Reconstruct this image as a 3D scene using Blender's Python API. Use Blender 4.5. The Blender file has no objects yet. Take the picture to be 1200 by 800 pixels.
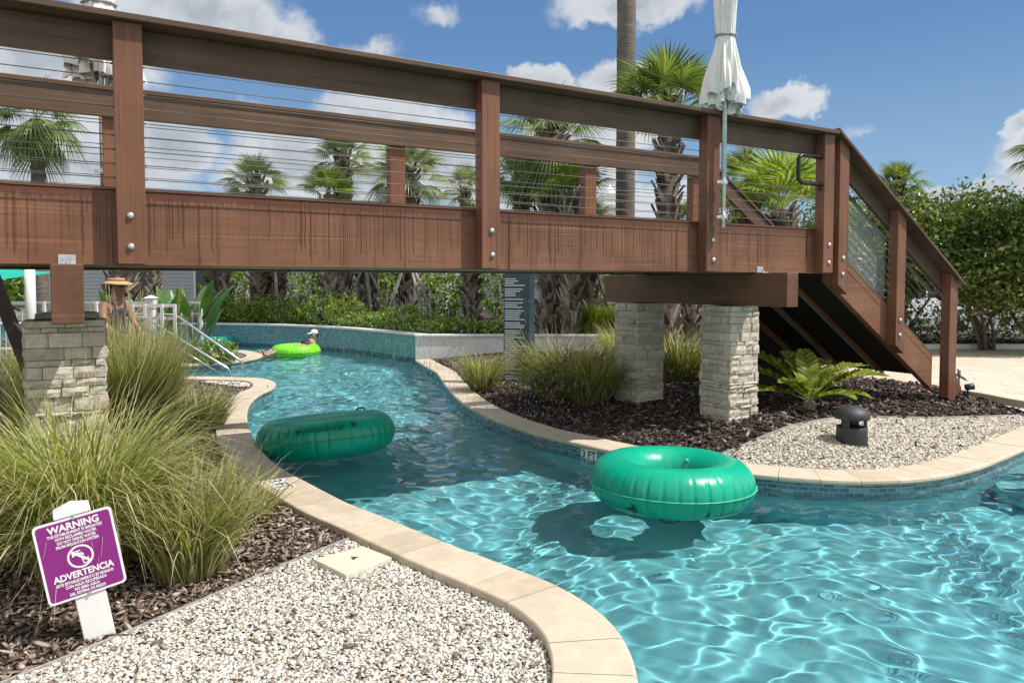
import bpy, bmesh, math, random
import numpy as np
from mathutils import Vector, Matrix
from mathutils.geometry import delaunay_2d_cdt
PI = math.pi
rad = math.radians
sc = bpy.context.scene
COL = sc.collection
RNG = np.random.default_rng(7)
random.seed(7)

# ------------------------------------------------------------------ camera and pixel -> place helpers
EYE = 1.5; F = 870.0; CX, CY = 600.0, 371.0; TH = rad(2.5)
def ray(px, py):
    v = -(py - CY) / F
    return Vector(((px - CX) / F, math.cos(TH) + v * math.sin(TH), -math.sin(TH) + v * math.cos(TH)))
def G(px, py, z=0.0):
    d = ray(px, py); t = (z - EYE) / d.z
    return Vector((d.x * t, d.y * t, z))
def D(px, py, Y):
    d = ray(px, py); t = Y / d.y
    return Vector((d.x * t, Y, EYE + d.z * t))
def proj_x(p):
    z = p.z - EYE
    return CX + F * p.x / (p.y * math.cos(TH) - z * math.sin(TH))

# ------------------------------------------------------------------ mesh builder
class MB:
    def __init__(s): s.v = []; s.f = []; s.uv = None
    def add(s, vs, fs):
        b = len(s.v); s.v.extend([tuple(p) for p in vs]); s.f.extend([tuple(i + b for i in f) for f in fs])
    def box(s, x0, x1, y0, y1, z0, z1):
        s.add([(x0,y0,z0),(x1,y0,z0),(x1,y1,z0),(x0,y1,z0),(x0,y0,z1),(x1,y0,z1),(x1,y1,z1),(x0,y1,z1)],
              [(3,2,1,0),(4,5,6,7),(0,1,5,4),(1,2,6,5),(2,3,7,6),(3,0,4,7)])
    def hexa(s, q):            # 8 corner points in box order
        s.add(q, [(3,2,1,0),(4,5,6,7),(0,1,5,4),(1,2,6,5),(2,3,7,6),(3,0,4,7)])
    def bar(s, a, b, w, h, up=(0,0,1)):
        a, b = Vector(a), Vector(b); d = (b - a).normalized(); up = Vector(up)
        if abs(d.dot(up)) > .98: up = Vector((1,0,0))
        r = d.cross(up).normalized(); u = r.cross(d)
        q = []
        for p in (a, b):
            for (i, j) in ((-1,-1),(1,-1),(1,1),(-1,1)): q.append(p + r*(i*w/2) + u*(j*h/2))
        s.add(q, [(0,1,2,3),(7,6,5,4),(1,0,4,5),(2,1,5,6),(3,2,6,7),(0,3,7,4)])
    def tube(s, pts, r, n=8, cap=True):
        pts = [Vector(p) for p in pts]; m = len(pts)
        rr = r if hasattr(r, '__len__') else [r]*m
        up = Vector((0,0,1)); rings = []; prev = None
        for i, p in enumerate(pts):
            d = (pts[min(i+1,m-1)] - pts[max(i-1,0)]).normalized()
            if prev is None:
                a = d.cross(up)
                if a.length < .05: a = d.cross(Vector((1,0,0)))
                a.normalize()
            else:
                a = (prev - d*prev.dot(d)).normalized()
            prev = a; b = d.cross(a)
            rings.append([p + (a*math.cos(2*PI*k/n) + b*math.sin(2*PI*k/n))*rr[i] for k in range(n)])
        vs = [q for R in rings for q in R]; fs = []
        for i in range(m-1):
            for k in range(n): fs.append((i*n+k, i*n+(k+1)%n, (i+1)*n+(k+1)%n, (i+1)*n+k))
        if cap: fs.append(tuple(range(n-1,-1,-1))); fs.append(tuple((m-1)*n+k for k in range(n)))
        s.add(vs, fs)
    def lathe(s, prof, n=24, c=(0,0,0), fr=None):
        vs = []; fs = []; m = len(prof)
        for i, (r, z) in enumerate(prof):
            for k in range(n):
                a = 2*PI*k/n; q = r if fr is None else fr(r, z, a)
                vs.append((c[0]+q*math.cos(a), c[1]+q*math.sin(a), c[2]+z))
        for i in range(m-1):
            for k in range(n): fs.append((i*n+k, i*n+(k+1)%n, (i+1)*n+(k+1)%n, (i+1)*n+k))
        fs.append(tuple(range(n-1,-1,-1))); fs.append(tuple((m-1)*n+k for k in range(n)))
        s.add(vs, fs)
    def prism(s, poly, y0, y1):   # poly in x,z extruded along y
        n = len(poly)
        s.add([(x,y0,z) for x,z in poly] + [(x,y1,z) for x,z in poly],
              [tuple(range(n)), tuple(range(2*n-1,n-1,-1))] + [(i,n+i,n+(i+1)%n,(i+1)%n) for i in range(n)])
    def merge(s, me, M=Matrix()):
        s.add([M @ v.co for v in me.vertices], [tuple(p.vertices) for p in me.polygons])
    def xf(s, M): s.v = [tuple(M @ Vector(p)) for p in s.v]; return s
    def mesh(s, name, smooth=False):
        me = bpy.data.meshes.new(name); me.from_pydata(s.v, [], s.f)
        if smooth: me.polygons.foreach_set('use_smooth', [True]*len(me.polygons))
        if s.uv is not None:
            l = me.uv_layers.new(name='UVMap')
            vi = np.empty(len(me.loops), dtype=np.int64); me.loops.foreach_get('vertex_index', vi)
            l.data.foreach_set('uv', np.asarray(s.uv, dtype=np.float32)[vi].ravel())
        return me
    def build(s, name, m, parent=None, smooth=False, bev=0, fix=True):
        me = s.mesh(name, smooth)
        if fix:
            b = bmesh.new(); b.from_mesh(me); bmesh.ops.recalc_face_normals(b, faces=b.faces); b.to_mesh(me); b.free()
        return link(name, me, m, parent, bev)

def npmesh(name, V, Fq, smooth=False):
    me = bpy.data.meshes.new(name); V = np.asarray(V, np.float32); Fq = np.asarray(Fq, np.int32)
    k = Fq.shape[1]
    me.vertices.add(len(V)); me.vertices.foreach_set('co', V.ravel())
    me.loops.add(Fq.size); me.loops.foreach_set('vertex_index', Fq.ravel())
    me.polygons.add(len(Fq)); me.polygons.foreach_set('loop_start', np.arange(0, Fq.size, k, dtype=np.int32))
    me.update(calc_edges=True)
    if smooth: me.polygons.foreach_set('use_smooth', np.ones(len(Fq), dtype=bool))
    return me
def link(name, me, m, parent=None, bev=0):
    o = bpy.data.objects.new(name, me); COL.objects.link(o)
    if m is not None and not o.data.materials: o.data.materials.append(m)
    if parent is not None: o.parent = parent
    if bev:
        b = o.modifiers.new('bevel', 'BEVEL'); b.width = bev; b.segments = 2; b.limit_method = 'ANGLE'; b.angle_limit = rad(40)
    return o
def tag(o, label, cat, group=None):
    o['label'] = label; o['category'] = cat
    if group: o['group'] = group
    return o
def kind(o, k): o['kind'] = k; return o
def empty(name, loc, label, cat, group=None, rz=0):
    o = bpy.data.objects.new(name, None); COL.objects.link(o); o.location = loc; o.rotation_euler = (0,0,rz)
    o.empty_display_size = .2
    return tag(o, label, cat, group)
def copy_tree(o, parent=None):
    c = o.copy(); COL.objects.link(c); c.parent = parent
    for ch in list(o.children): copy_tree(ch, c)
    return c

def text_mesh(body, size, align='CENTER', extrude=.0006, spacing=1.0, offset=0.0):
    cu = bpy.data.curves.new('t', 'FONT'); cu.body = body; cu.size = size; cu.align_x = align; cu.align_y = 'CENTER'
    cu.extrude = extrude; cu.space_character = spacing; cu.offset = offset; cu.resolution_u = 3
    o = bpy.data.objects.new('t', cu); COL.objects.link(o)
    dg = bpy.context.evaluated_depsgraph_get(); me = bpy.data.meshes.new_from_object(o.evaluated_get(dg))
    bpy.data.objects.remove(o); bpy.data.curves.remove(cu)
    return me

# ------------------------------------------------------------------ materials
class N:
    def __init__(s, name):
        s.m = bpy.data.materials.new(name); s.m.use_nodes = True; s.nt = s.m.node_tree
        s.p = s.nt.nodes['Principled BSDF']; s.out = s.nt.nodes['Material Output']
    def n(s, t, **kw):
        x = s.nt.nodes.new(t)
        for k, v in kw.items():
            if k.startswith('i_'):
                key = k[2:].replace('_', ' ')
                x.inputs[int(key) if key.isdigit() else key].default_value = v
            else: setattr(x, k, v)
        return x
    def l(s, a, b): s.nt.links.new(a, b)
    def set(s, **kw):
        for k, v in kw.items():
            k = k.replace('_', ' ')
            s.p.inputs[k].default_value = (*v, 1) if k in ('Base Color',) else v
        return s
    def coord(s, which='Object', scale=(1,1,1), rot=(0,0,0)):
        tc = s.n('ShaderNodeTexCoord'); mp = s.n('ShaderNodeMapping'); s.l(tc.outputs[which], mp.inputs[0])
        mp.inputs['Scale'].default_value = scale; mp.inputs['Rotation'].default_value = rot
        return mp.outputs[0]
    def noise(s, vec, scale=5, detail=4, rough=.55, dist=0):
        x = s.n('ShaderNodeTexNoise'); s.l(vec, x.inputs['Vector'])
        x.inputs['Scale'].default_value = scale; x.inputs['Detail'].default_value = detail
        x.inputs['Roughness'].default_value = rough; x.inputs['Distortion'].default_value = dist
        return x.outputs['Fac']
    def ramp(s, fac, stops, interp='LINEAR'):
        r = s.n('ShaderNodeValToRGB'); s.l(fac, r.inputs[0]); e = r.color_ramp; e.interpolation = interp
        while len(e.elements) < len(stops): e.elements.new(.5)
        for el, (p, c) in zip(e.elements, stops):
            el.position = p; el.color = (*c, 1) if hasattr(c, '__len__') else (c, c, c, 1)
        return r.outputs[0]
    def mix(s, fac, a, b, blend='MIX'):
        x = s.n('ShaderNodeMix', data_type='RGBA', blend_type=blend)
        for sock, val in ((x.inputs[0], fac), (x.inputs[6], a), (x.inputs[7], b)):
            if hasattr(val, 'is_linked'): s.l(val, sock)
            elif hasattr(val, '__len__'): sock.default_value = (*val, 1)
            else: sock.default_value = val
        return x.outputs[2]
    def math(s, op, a, b=0.0, clamp=False):
        x = s.n('ShaderNodeMath', operation=op, use_clamp=clamp)
        for sock, val in ((x.inputs[0], a), (x.inputs[1], b)):
            if hasattr(val, 'is_linked'): s.l(val, sock)
            else: sock.default_value = val
        return x.outputs[0]
    def bump(s, h, strength=.3, dist=.01):
        b = s.n('ShaderNodeBump'); b.inputs['Strength'].default_value = strength; b.inputs['Distance'].default_value = dist
        s.l(h, b.inputs['Height']); s.l(b.outputs[0], s.p.inputs['Normal'])
    def col(s, c): s.l(c, s.p.inputs['Base Color'])
    def rough(s, c): s.l(c, s.p.inputs['Roughness'])

def island(n): return n.n('ShaderNodeNewGeometry').outputs['Random Per Island']
def plain(name, c, rough=.5, metal=0, var=.12, scale=8, bump=0, spec=.5):
    n = N(name); n.set(Roughness=rough, Metallic=metal); n.p.inputs['Specular IOR Level'].default_value = spec
    v = n.coord(); f = n.noise(v, scale, 5)
    a = tuple(x*(1-var) for x in c); b = tuple(min(1, x*(1+var)) for x in c)
    n.col(n.ramp(f, [(.3, a), (.7, b)]))
    if bump: n.bump(n.noise(v, scale*6, 4), bump, .005)
    return n.m

def wood(name, stretch, drips=False, dark=1.0, rough=.42, base=(.212,.096,.056)):
    n = N(name); n.p.inputs['Specular IOR Level'].default_value = .35
    sx = [26,26,26]; sx[stretch] = .9
    v = n.coord('Object', tuple(sx)); g = n.noise(v, 1.0, 6, .6, .2)
    v2 = n.coord('Object', (2.2,2.2,2.2)); g2 = n.noise(v2, 1, 3)
    b = Vector(base)*dark
    c = n.ramp(g, [(.28, tuple(b*.62)), (.5, tuple(b)), (.72, tuple(b*1.32))])
    c = n.mix(.6, c, n.ramp(g2, [(.3, tuple(b*.58)), (.7, tuple(b*1.34))]), 'MIX')
    sx3 = [9,9,75]; 
    if stretch == 2: sx3 = [75,75,9]
    g3 = n.noise(n.coord('Object', (.5,1,38) if stretch == 0 else (38,38,.6) if stretch == 2 else (1,.5,38)), 1, 2, .5)
    scr = n.ramp(g3, [(.60, 0.0), (.68, 1.0)])
    c = n.mix(n.math('MULTIPLY', scr, .45), c, tuple(min(1,x*1.55) for x in b))
    gm = n.ramp(n.noise(n.coord('Object', (1.1,1,55) if stretch == 0 else (55,55,1.1) if stretch == 2 else (1,1.1,55)), 1, 2, .5), [(.30, 1.0), (.38, 0.0)])
    c = n.mix(n.math('MULTIPLY', gm, .6), c, tuple(x*.42 for x in b))
    r = n.ramp(g, [(.3, rough+.12), (.7, rough-.05)])
    if drips:
        tc = n.n('ShaderNodeTexCoord'); sp = n.n('ShaderNodeSeparateXYZ'); n.l(tc.outputs['Object'], sp.inputs[0])
        def one(k, off):
            cb = n.n('ShaderNodeCombineXYZ'); wob = n.math('MULTIPLY', n.noise(n.coord('Object', (2,2,7)), 1, 2), .05)
            n.l(n.math('ADD', n.math('ADD', n.math('MULTIPLY', sp.outputs[0], k), off), n.math('MULTIPLY', wob, k*.35)), cb.inputs[0])
            return cb.outputs[0]
        st = n.noise(one(30, 0), 1, 2, .6)
        ln = n.noise(one(9, 31), 1, 3, .7)
        dens = n.ramp(n.noise(one(1.1, 77), 1, 2), [(.36, 0.0), (.50, 1.0)])
        top = n.math('SUBTRACT', drips, sp.outputs[2])                 # distance below the beam's top edge
        lim = n.math('MULTIPLY', n.math('SUBTRACT', ln, .28), 1.7)
        a = n.math('MULTIPLY', n.math('SUBTRACT', lim, top), 30, True)
        band = n.math('SUBTRACT', 1.0, n.math('MULTIPLY', n.math('ABSOLUTE', n.math('SUBTRACT', st, .5)), 38), True)
        m = n.math('MULTIPLY', n.math('MULTIPLY', a, band, True), n.math('ADD', n.math('MULTIPLY', dens, .75), .25), True)
        # damp fringe directly under the edge
        fr = n.math('MULTIPLY', n.math('SUBTRACT', n.math('MULTIPLY', n.noise(one(38, 5), 1, 2), .16), n.math('ADD', top, .015)), 60, True)
        m = n.math('MAXIMUM', m, n.math('MULTIPLY', fr, .6))
        c = n.mix(n.math('MULTIPLY', m, .86), c, (b.x*.27, b.y*.17, b.z*.15))
        r = n.mix(m, r, (.18,.18,.18))
    n.col(c); n.rough(r)
    n.bump(n.math('ADD', g, n.math('MULTIPLY', n.math('SUBTRACT', scr, gm), .6)), .35, .004)
    return n.m

BZ, BH, BR = 1.614, .457, 1.025           # bridge: beam underside, beam depth, rail height above beam
M = {}
M['beam'] = wood('painted_beam', 0, drips=BZ+BH)
M['woodx'] = wood('brown_wood', 0)
M['woodz'] = wood('brown_post_wood', 2, base=(.19,.083,.049))
M['woody'] = wood('brown_cross_wood', 1, base=(.150,.070,.043))
M['rail'] = wood('weathered_rail_wood', 0, base=(.115,.070,.045), rough=.4)
M['under'] = wood('underside_board', 1, base=(.40,.38,.29), rough=.6)
M['stake'] = wood('grey_lumber', 2, base=(.30,.27,.23), rough=.8)
M['steel'] = plain('stainless_steel', (.62,.63,.64), .25, 1, .1)
M['cable'] = plain('steel_cable', (.13,.12,.12), .5, .4, .1, 40)
M['galv'] = plain('galvanised_steel', (.66,.68,.69), .32, .8, .15, 30)
M['chrome'] = plain('polished_rail_steel', (.8,.8,.8), .12, 1, .05)
M['black'] = plain('black_rubber', (.015,.015,.017), .45)
M['blackmetal'] = plain('black_metal', (.02,.02,.022), .35, .3)
M['white'] = plain('white_paint', (.78,.78,.76), .4, 0, .05)
M['whitewall'] = plain('white_stucco', (.72,.71,.68), .8, 0, .07, 3, .25)
M['ink'] = plain('black_ink', (.012,.012,.012), .5)
M['tilewhite'] = plain('white_tile', (.75,.75,.72), .25, 0, .05)

def coping():
    n = N('coping_stone'); n.set(Roughness=.75)
    v = n.coord(); f = n.noise(v, 9, 6, .65); f2 = n.noise(v, 60, 4)
    r = island(n)
    c = n.ramp(f, [(.3, (.42,.345,.25)), (.55, (.55,.46,.345)), (.75, (.63,.54,.42))])
    c = n.mix(.45, c, n.ramp(r, [(0, (.44,.36,.26)), (.5, (.56,.47,.36)), (1, (.60,.52,.41))]))
    c = n.mix(n.ramp(f2, [(.60, 0.0), (.75, .6)]), c, (.30,.24,.18))
    c = n.mix(n.ramp(n.noise(v, 2.3, 6, .7, .6), [(.50, 0.0), (.72, .55)]), c, (.34,.29,.225))
    n.col(c); n.bump(f2, .25, .003); return n.m
M['coping'] = coping()

def tiles(name, cols, w, h, mortar, rough=.2, msize=.06, rnd=True):
    n = N(name); n.set(Roughness=rough)
    tc = n.n('ShaderNodeTexCoord'); b = n.n('ShaderNodeTexBrick'); n.l(tc.outputs['UV'], b.inputs['Vector'])
    b.offset = .5; b.inputs['Scale'].default_value = 1; b.inputs['Brick Width'].default_value = w; b.inputs['Row Height'].default_value = h
    b.inputs['Mortar Size'].default_value = msize*h; b.inputs['Mortar Smooth'].default_value = .1; b.inputs['Bias'].default_value = 0
    b.inputs['Color1'].default_value = (0,0,0,1); b.inputs['Color2'].default_value = (1,1,1,1); b.inputs['Mortar'].default_value = (.5,.5,.5,1)
    k = len(cols); c = n.ramp(b.outputs['Color'], [(i/(k-1)*.999, cc) for i, cc in enumerate(cols)], 'LINEAR')
    c = n.mix(b.outputs['Fac'], c, mortar); n.col(c)
    n.bump(n.math('SUBTRACT', 1, b.outputs['Fac']), .25, .003); return n.m
M['band'] = tiles('waterline_tile', [(.03,.085,.115),(.10,.20,.225),(.05,.13,.165),(.19,.30,.31),(.04,.11,.15)], .075, .036, (.30,.36,.38))
M['walltile'] = tiles('mosaic_wall_tile', [(.035,.15,.19),(.12,.28,.33),(.055,.19,.24),(.17,.34,.38),(.04,.16,.22)], .05, .05, (.16,.27,.30), .25, .08)

def plaster():
    n = N('pool_plaster'); n.set(Roughness=.9); v = n.coord()
    n.col(n.ramp(n.noise(v, 2.5, 5), [(.3, (.14,.455,.51)), (.7, (.185,.53,.585))])); return n.m
M['plaster'] = plaster()
def water():
    n = N('pool_water'); n.set(Base_Color=(.93,1,1), Roughness=0.0, IOR=1.33); n.p.inputs['Transmission Weight'].default_value = 1
    return n.m
M['water'] = water()

def chips(name, stops, rough=.85, spec=.3):
    n = N(name); n.set(Roughness=rough); n.p.inputs['Specular IOR Level'].default_value = spec
    c = n.ramp(island(n), stops); f = n.noise(n.coord(), 70, 3)
    n.col(n.mix(.35, c, n.mix(f, (.15,.12,.09), (1,1,1)), 'MULTIPLY')); return n.m
M['gravel'] = chips('shell_gravel', [(0,(.22,.16,.11)),(.07,(.38,.31,.24)),(.16,(.64,.58,.49)),(.5,(.80,.77,.70)),(.8,(.86,.84,.79)),(1,(.55,.47,.37))])
M['gravel2'] = chips('tan_gravel', [(0,(.26,.20,.14)),(.12,(.48,.42,.33)),(.4,(.70,.65,.55)),(.75,(.79,.75,.66)),(1,(.56,.49,.39))])
M['mulch'] = chips('bark_mulch', [(0,(.07,.045,.034)),(.25,(.18,.12,.09)),(.55,(.31,.225,.175)),(.85,(.45,.37,.31)),(1,(.62,.55,.48))])
M['mulchd'] = chips('dark_bark_mulch', [(0,(.025,.018,.016)),(.4,(.085,.058,.048)),(.75,(.17,.125,.105)),(.93,(.29,.24,.21)),(1,(.46,.41,.37))])
M['soil'] = plain('dark_soil', (.045,.03,.022), .95, 0, .5, 14, .5)
M['gravelbase'] = plain('gravel_bed_base', (.20,.16,.12), .95, 0, .4, 40, .5)
def earth():
    n = N('ground_earth'); n.set(Roughness=.95); v = n.coord()
    n.col(n.ramp(n.noise(v, .35, 6), [(.35, (.10,.085,.055)), (.5, (.13,.13,.06)), (.65, (.09,.12,.045))])); n.bump(n.noise(v, 6, 4), .4, .05); return n.m
M['earth'] = earth()
def paving():
    n = N('tan_paving'); n.set(Roughness=.85)
    v = n.coord('Object', (1,1,1), (0,0,rad(28))); b = n.n('ShaderNodeTexBrick'); n.l(v, b.inputs['Vector'])
    b.inputs['Scale'].default_value = 1; b.inputs['Brick Width'].default_value = .6; b.inputs['Row Height'].default_value = .3
    b.inputs['Mortar Size'].default_value = .006; b.inputs['Color1'].default_value = (.52,.43,.33,1); b.inputs['Color2'].default_value = (.60,.51,.40,1)
    b.inputs['Mortar'].default_value = (.26,.21,.16,1)
    n.col(n.mix(.4, b.outputs[0], n.ramp(n.noise(n.coord(), 3, 5), [(.3,(.42,.34,.26)),(.7,(.66,.57,.46))]))); return n.m
M['paving'] = paving()
M['asphalt'] = plain('grey_road', (.14,.14,.145), .9, 0, .2, 30, .2)

def stone():
    n = N('ledger_stone'); n.set(Roughness=.85); v = n.coord(); f = n.noise(v, 22, 6, .65)
    c = n.ramp(island(n), [(0,(.43,.365,.275)),(.35,(.62,.555,.445)),(.7,(.76,.70,.585)),(1,(.53,.47,.375))])
    c = n.mix(.4, c, n.ramp(f, [(.3,(.30,.25,.19)),(.7,(.74,.68,.58))])); n.col(c)
    n.bump(n.noise(v, 30, 6, .7), .9, .02); return n.m
M['stone'] = stone()

def leafm(name, stops, trans=.3, rough=.45, tips=False):
    n = N(name); n.set(Roughness=rough); n.p.inputs['Specular IOR Level'].default_value = .4
    c = n.ramp(island(n), stops)
    if tips:
        at = n.n('ShaderNodeAttribute', attribute_name='along'); c = n.mix(n.ramp(n.math('ADD', at.outputs['Fac'], n.math('MULTIPLY', n.math('SUBTRACT', island(n), .5), .5)), [(.72, 0.0), (1.05, .8)]), c, (.55,.45,.28))
        c = n.mix(n.ramp(at.outputs['Fac'], [(.0, .75), (.22, 0.0)]), c, (.30,.22,.12))
    n.col(c)
    t = n.n('ShaderNodeBsdfTranslucent'); n.l(n.mix(1.0, c, (1.6,1.7,.7), 'MULTIPLY'), t.inputs[0])
    ms = n.n('ShaderNodeMixShader'); ms.inputs[0].default_value = trans
    n.l(n.p.outputs[0], ms.inputs[1]); n.l(t.outputs[0], ms.inputs[2]); n.l(ms.outputs[0], n.out.inputs[0]); return n.m
M['palm'] = leafm('palm_frond', [(0,(.06,.10,.03)),(.4,(.11,.165,.045)),(.8,(.19,.25,.075)),(1,(.34,.34,.15))])
M['palmy'] = leafm('young_palm_frond', [(0,(.10,.17,.02)),(.4,(.20,.28,.035)),(.8,(.33,.40,.06)),(1,(.45,.46,.14))])
M['palm_haze'] = leafm('hazy_palm_frond', [(0,(.16,.20,.11)),(.5,(.26,.30,.18)),(1,(.40,.41,.28))])  # distance haze and extra lightness put into the frond colour
M['grass'] = leafm('fountain_grass', [(0,(.15,.18,.045)),(.35,(.24,.30,.08)),(.7,(.39,.43,.155)),(.9,(.60,.56,.30)),(1,(.66,.60,.38))], .3, .5, True)
M['grassd'] = leafm('dry_grass', [(0,(.16,.11,.06)),(.5,(.33,.25,.15)),(1,(.50,.41,.27))], .2, .7)
M['grassg'] = leafm('muhly_grass', [(0,(.11,.14,.03)),(.4,(.23,.27,.065)),(.8,(.40,.41,.14)),(1,(.58,.52,.30))], .3, .5, True)
M['plume'] = leafm('grass_plume', [(0,(.34,.25,.15)),(.5,(.50,.40,.27)),(1,(.62,.52,.38))], .3, .8)
M['shrub'] = leafm('shrub_leaf', [(0,(.04,.075,.015)),(.5,(.13,.215,.04)),(.85,(.31,.39,.065)),(1,(.50,.52,.10))], .3)
M['shruby'] = leafm('yellow_shrub_leaf', [(0,(.07,.12,.015)),(.5,(.20,.27,.03)),(1,(.38,.42,.06))], .3)
M['tree'] = leafm('broad_tree_leaf', [(0,(.035,.06,.015)),(.45,(.09,.135,.03)),(.8,(.17,.22,.05)),(1,(.34,.36,.11))], .25, .3)
M['banana'] = leafm('paddle_leaf', [(0,(.05,.12,.03)),(.5,(.08,.17,.04)),(1,(.14,.24,.06))], .25, .35)
M['cycad'] = leafm('cycad_leaflet', [(0,(.09,.13,.02)),(.5,(.20,.25,.035)),(1,(.38,.40,.07))], .25, .35)
M['bark'] = plain('tree_bark', (.15,.125,.10), .9, 0, .35, 12, .6)
def palmbark():
    n = N('palm_bark'); n.set(Roughness=.9); v = n.coord('Object', (4,4,38)); f = n.noise(v, 1, 4, .6, .4)
    n.col(n.mix(.4, n.ramp(f, [(.3,(.07,.058,.048)),(.55,(.17,.145,.12)),(.75,(.27,.235,.20))]), n.ramp(n.noise(n.coord(), 3, 3), [(.3,(.10,.085,.07)),(.7,(.25,.22,.19))])))
    n.bump(f, .8, .02); return n.m
M['palmbark'] = palmbark()
M['boot'] = chips('palm_boot', [(0,(.05,.035,.028)),(.35,(.15,.115,.09)),(.7,(.30,.25,.20)),(1,(.50,.44,.38))], .9)

def vinyl(name, c):
    n = N(name); n.set(Roughness=.28); n.p.inputs['Specular IOR Level'].default_value = .5
    v = n.coord(); f = n.noise(v, 3, 4)
    n.col(n.ramp(f, [(.3, tuple(x*.88 for x in c)), (.7, tuple(min(1,x*1.1) for x in c))]))
    n.p.inputs['Subsurface Weight'].default_value = .12; n.p.inputs['Subsurface Radius'].default_value = (.02,.05,.04); n.p.inputs['Subsurface Scale'].default_value = .05
    d = n.n('ShaderNodeTexVoronoi'); n.l(v, d.inputs[0]); d.inputs['Scale'].default_value = 70
    dr = n.ramp(d.outputs['Distance'], [(.05, 1.0), (.22, 0.0)])
    n.bump(n.math('MULTIPLY', dr, n.ramp(n.noise(v, 5, 2), [(.5, 0.0), (.6, 1.0)])), .5, .003)
    return n.m
M['green'] = vinyl('green_vinyl', (.0,.36,.22))
M['lime'] = vinyl('lime_vinyl', (.22,.75,.03))
M['teal'] = vinyl('turquoise_vinyl', (.0,.42,.36))
M['seam'] = plain('pale_seam', (.10,.46,.34), .4)
M['mark'] = plain('dark_print', (.006,.05,.035), .5)
def canvas():
    n = N('white_canvas'); n.set(Roughness=.85); v = n.coord()
    n.col(n.ramp(n.noise(v, 7, 4), [(.3,(.76,.75,.71)),(.7,(.86,.85,.82))])); n.bump(n.noise(n.coord('Object',(40,40,6)), 1, 3), .3, .01)
    return n.m
M['canvas'] = canvas()
M['purple'] = plain('purple_sign', (.235,.018,.20), .35, 0, .06, 4)
M['signwhite'] = plain('sign_white', (.80,.80,.80), .4, 0, .03)
M['beige'] = plain('beige_plastic', (.62,.57,.44), .55, 0, .08, 12)
M['charcoal'] = plain('charcoal_metal', (.045,.045,.05), .55, .2, .2, 30, .1)
M['lens'] = plain('frosted_lens', (.55,.55,.52), .4)
M['slate'] = plain('slate_panel', (.055,.10,.12), .35, 0, .15, 5)
M['slated'] = plain('slate_side', (.03,.055,.075), .4, 0, .15, 5)
M['skin'] = plain('skin', (.36,.19,.13), .5, 0, .08, 8)
M['skin2'] = plain('tanned_skin', (.42,.22,.14), .5, 0, .08, 8)
M['hair'] = plain('dark_hair', (.018,.012,.01), .5)
M['straw'] = plain('straw', (.48,.31,.16), .8, 0, .15, 60, .3)
M['navy'] = plain('navy_fabric', (.02,.022,.05), .7)
M['cloth_w'] = plain('white_fabric', (.72,.73,.76), .8)
M['siding'] = plain('grey_siding', (.50,.52,.54), .8, 0, .06)
M['roofing'] = plain('grey_roofing', (.22,.22,.23), .85, 0, .2, 20)
M['window'] = plain('dark_window_glass', (.03,.04,.05), .08)
M['carpaint'] = plain('white_car_paint', (.72,.73,.74), .2, 0, .02)
M['teal_c'] = plain('turquoise_canvas', (.0,.36,.27), .75, 0, .06)
def acrylic():
    n = N('wet_acrylic'); n.set(Base_Color=(.85,.86,.86), Roughness=.2, IOR=1.15)
    n.p.inputs['Transmission Weight'].default_value = 0
    t = n.n('ShaderNodeBsdfTransparent'); t.inputs[0].default_value = (.93,.94,.94,1)
    d = n.ramp(n.noise(n.coord(), 90, 3, .7), [(.45, .06), (.72, .30)])
    ms = n.n('ShaderNodeMixShader'); n.l(d, ms.inputs[0]); n.l(t.outputs[0], ms.inputs[1]); n.l(n.p.outputs[0], ms.inputs[2]); n.l(ms.outputs[0], n.out.inputs[0])
    return n.m
M['acrylic'] = acrylic()
def drops():
    n = N('water_drops'); n.set(Base_Color=(.88,.92,.93), Roughness=.25, IOR=1.33); n.p.inputs['Transmission Weight'].default_value = .1
    t = n.n('ShaderNodeBsdfTransparent')
    ms = n.n('ShaderNodeMixShader'); ms.inputs[0].default_value = .5; n.l(t.outputs[0], ms.inputs[1]); n.l(n.p.outputs[0], ms.inputs[2]); n.l(ms.outputs[0], n.out.inputs[0])
    return n.m
M['drops'] = drops()

# ------------------------------------------------------------------ curves of the pool edge
def smooth(pts, step=.05, it=1):
    P = [Vector((p[0], p[1])) for p in pts]; out = []
    for i in range(len(P)-1):
        p0, p1, p2, p3 = P[max(i-1,0)], P[i], P[i+1], P[min(i+2,len(P)-1)]
        k = max(2, int((p2-p1).length/step))
        for j in range(k):
            t = j/k
            out.append(.5*((2*p1)+(p2-p0)*t+(2*p0-5*p1+4*p2-p3)*t*t+(3*p1-p0-3*p2+p3)*t**3))
    out.append(P[-1]); return out
def resample(P, step):
    d = [0]
    for a, b in zip(P, P[1:]): d.append(d[-1]+(b-a).length)
    n = max(2, int(round(d[-1]/step))); out = []; j = 0
    for i in range(n+1):
        t = d[-1]*i/n
        while j < len(d)-2 and d[j+1] < t: j += 1
        u = (t-d[j])/max(1e-9, d[j+1]-d[j]); out.append(P[j].lerp(P[j+1], u))
    return out, d[-1]/n
def blur(P, k):
    for _ in range(k): P = [P[0]] + [(P[i-1]+P[i]*2+P[i+1])/4 for i in range(1, len(P)-1)] + [P[-1]]
    return P
def offset(P, d):
    out = []
    for i, p in enumerate(P):
        t = (P[min(i+1,len(P)-1)] - P[max(i-1,0)]).normalized(); out.append(p + Vector((-t.y, t.x))*d)
    return out
gxy = lambda l: [tuple(G(x, y).xy) for x, y in l]
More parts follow.
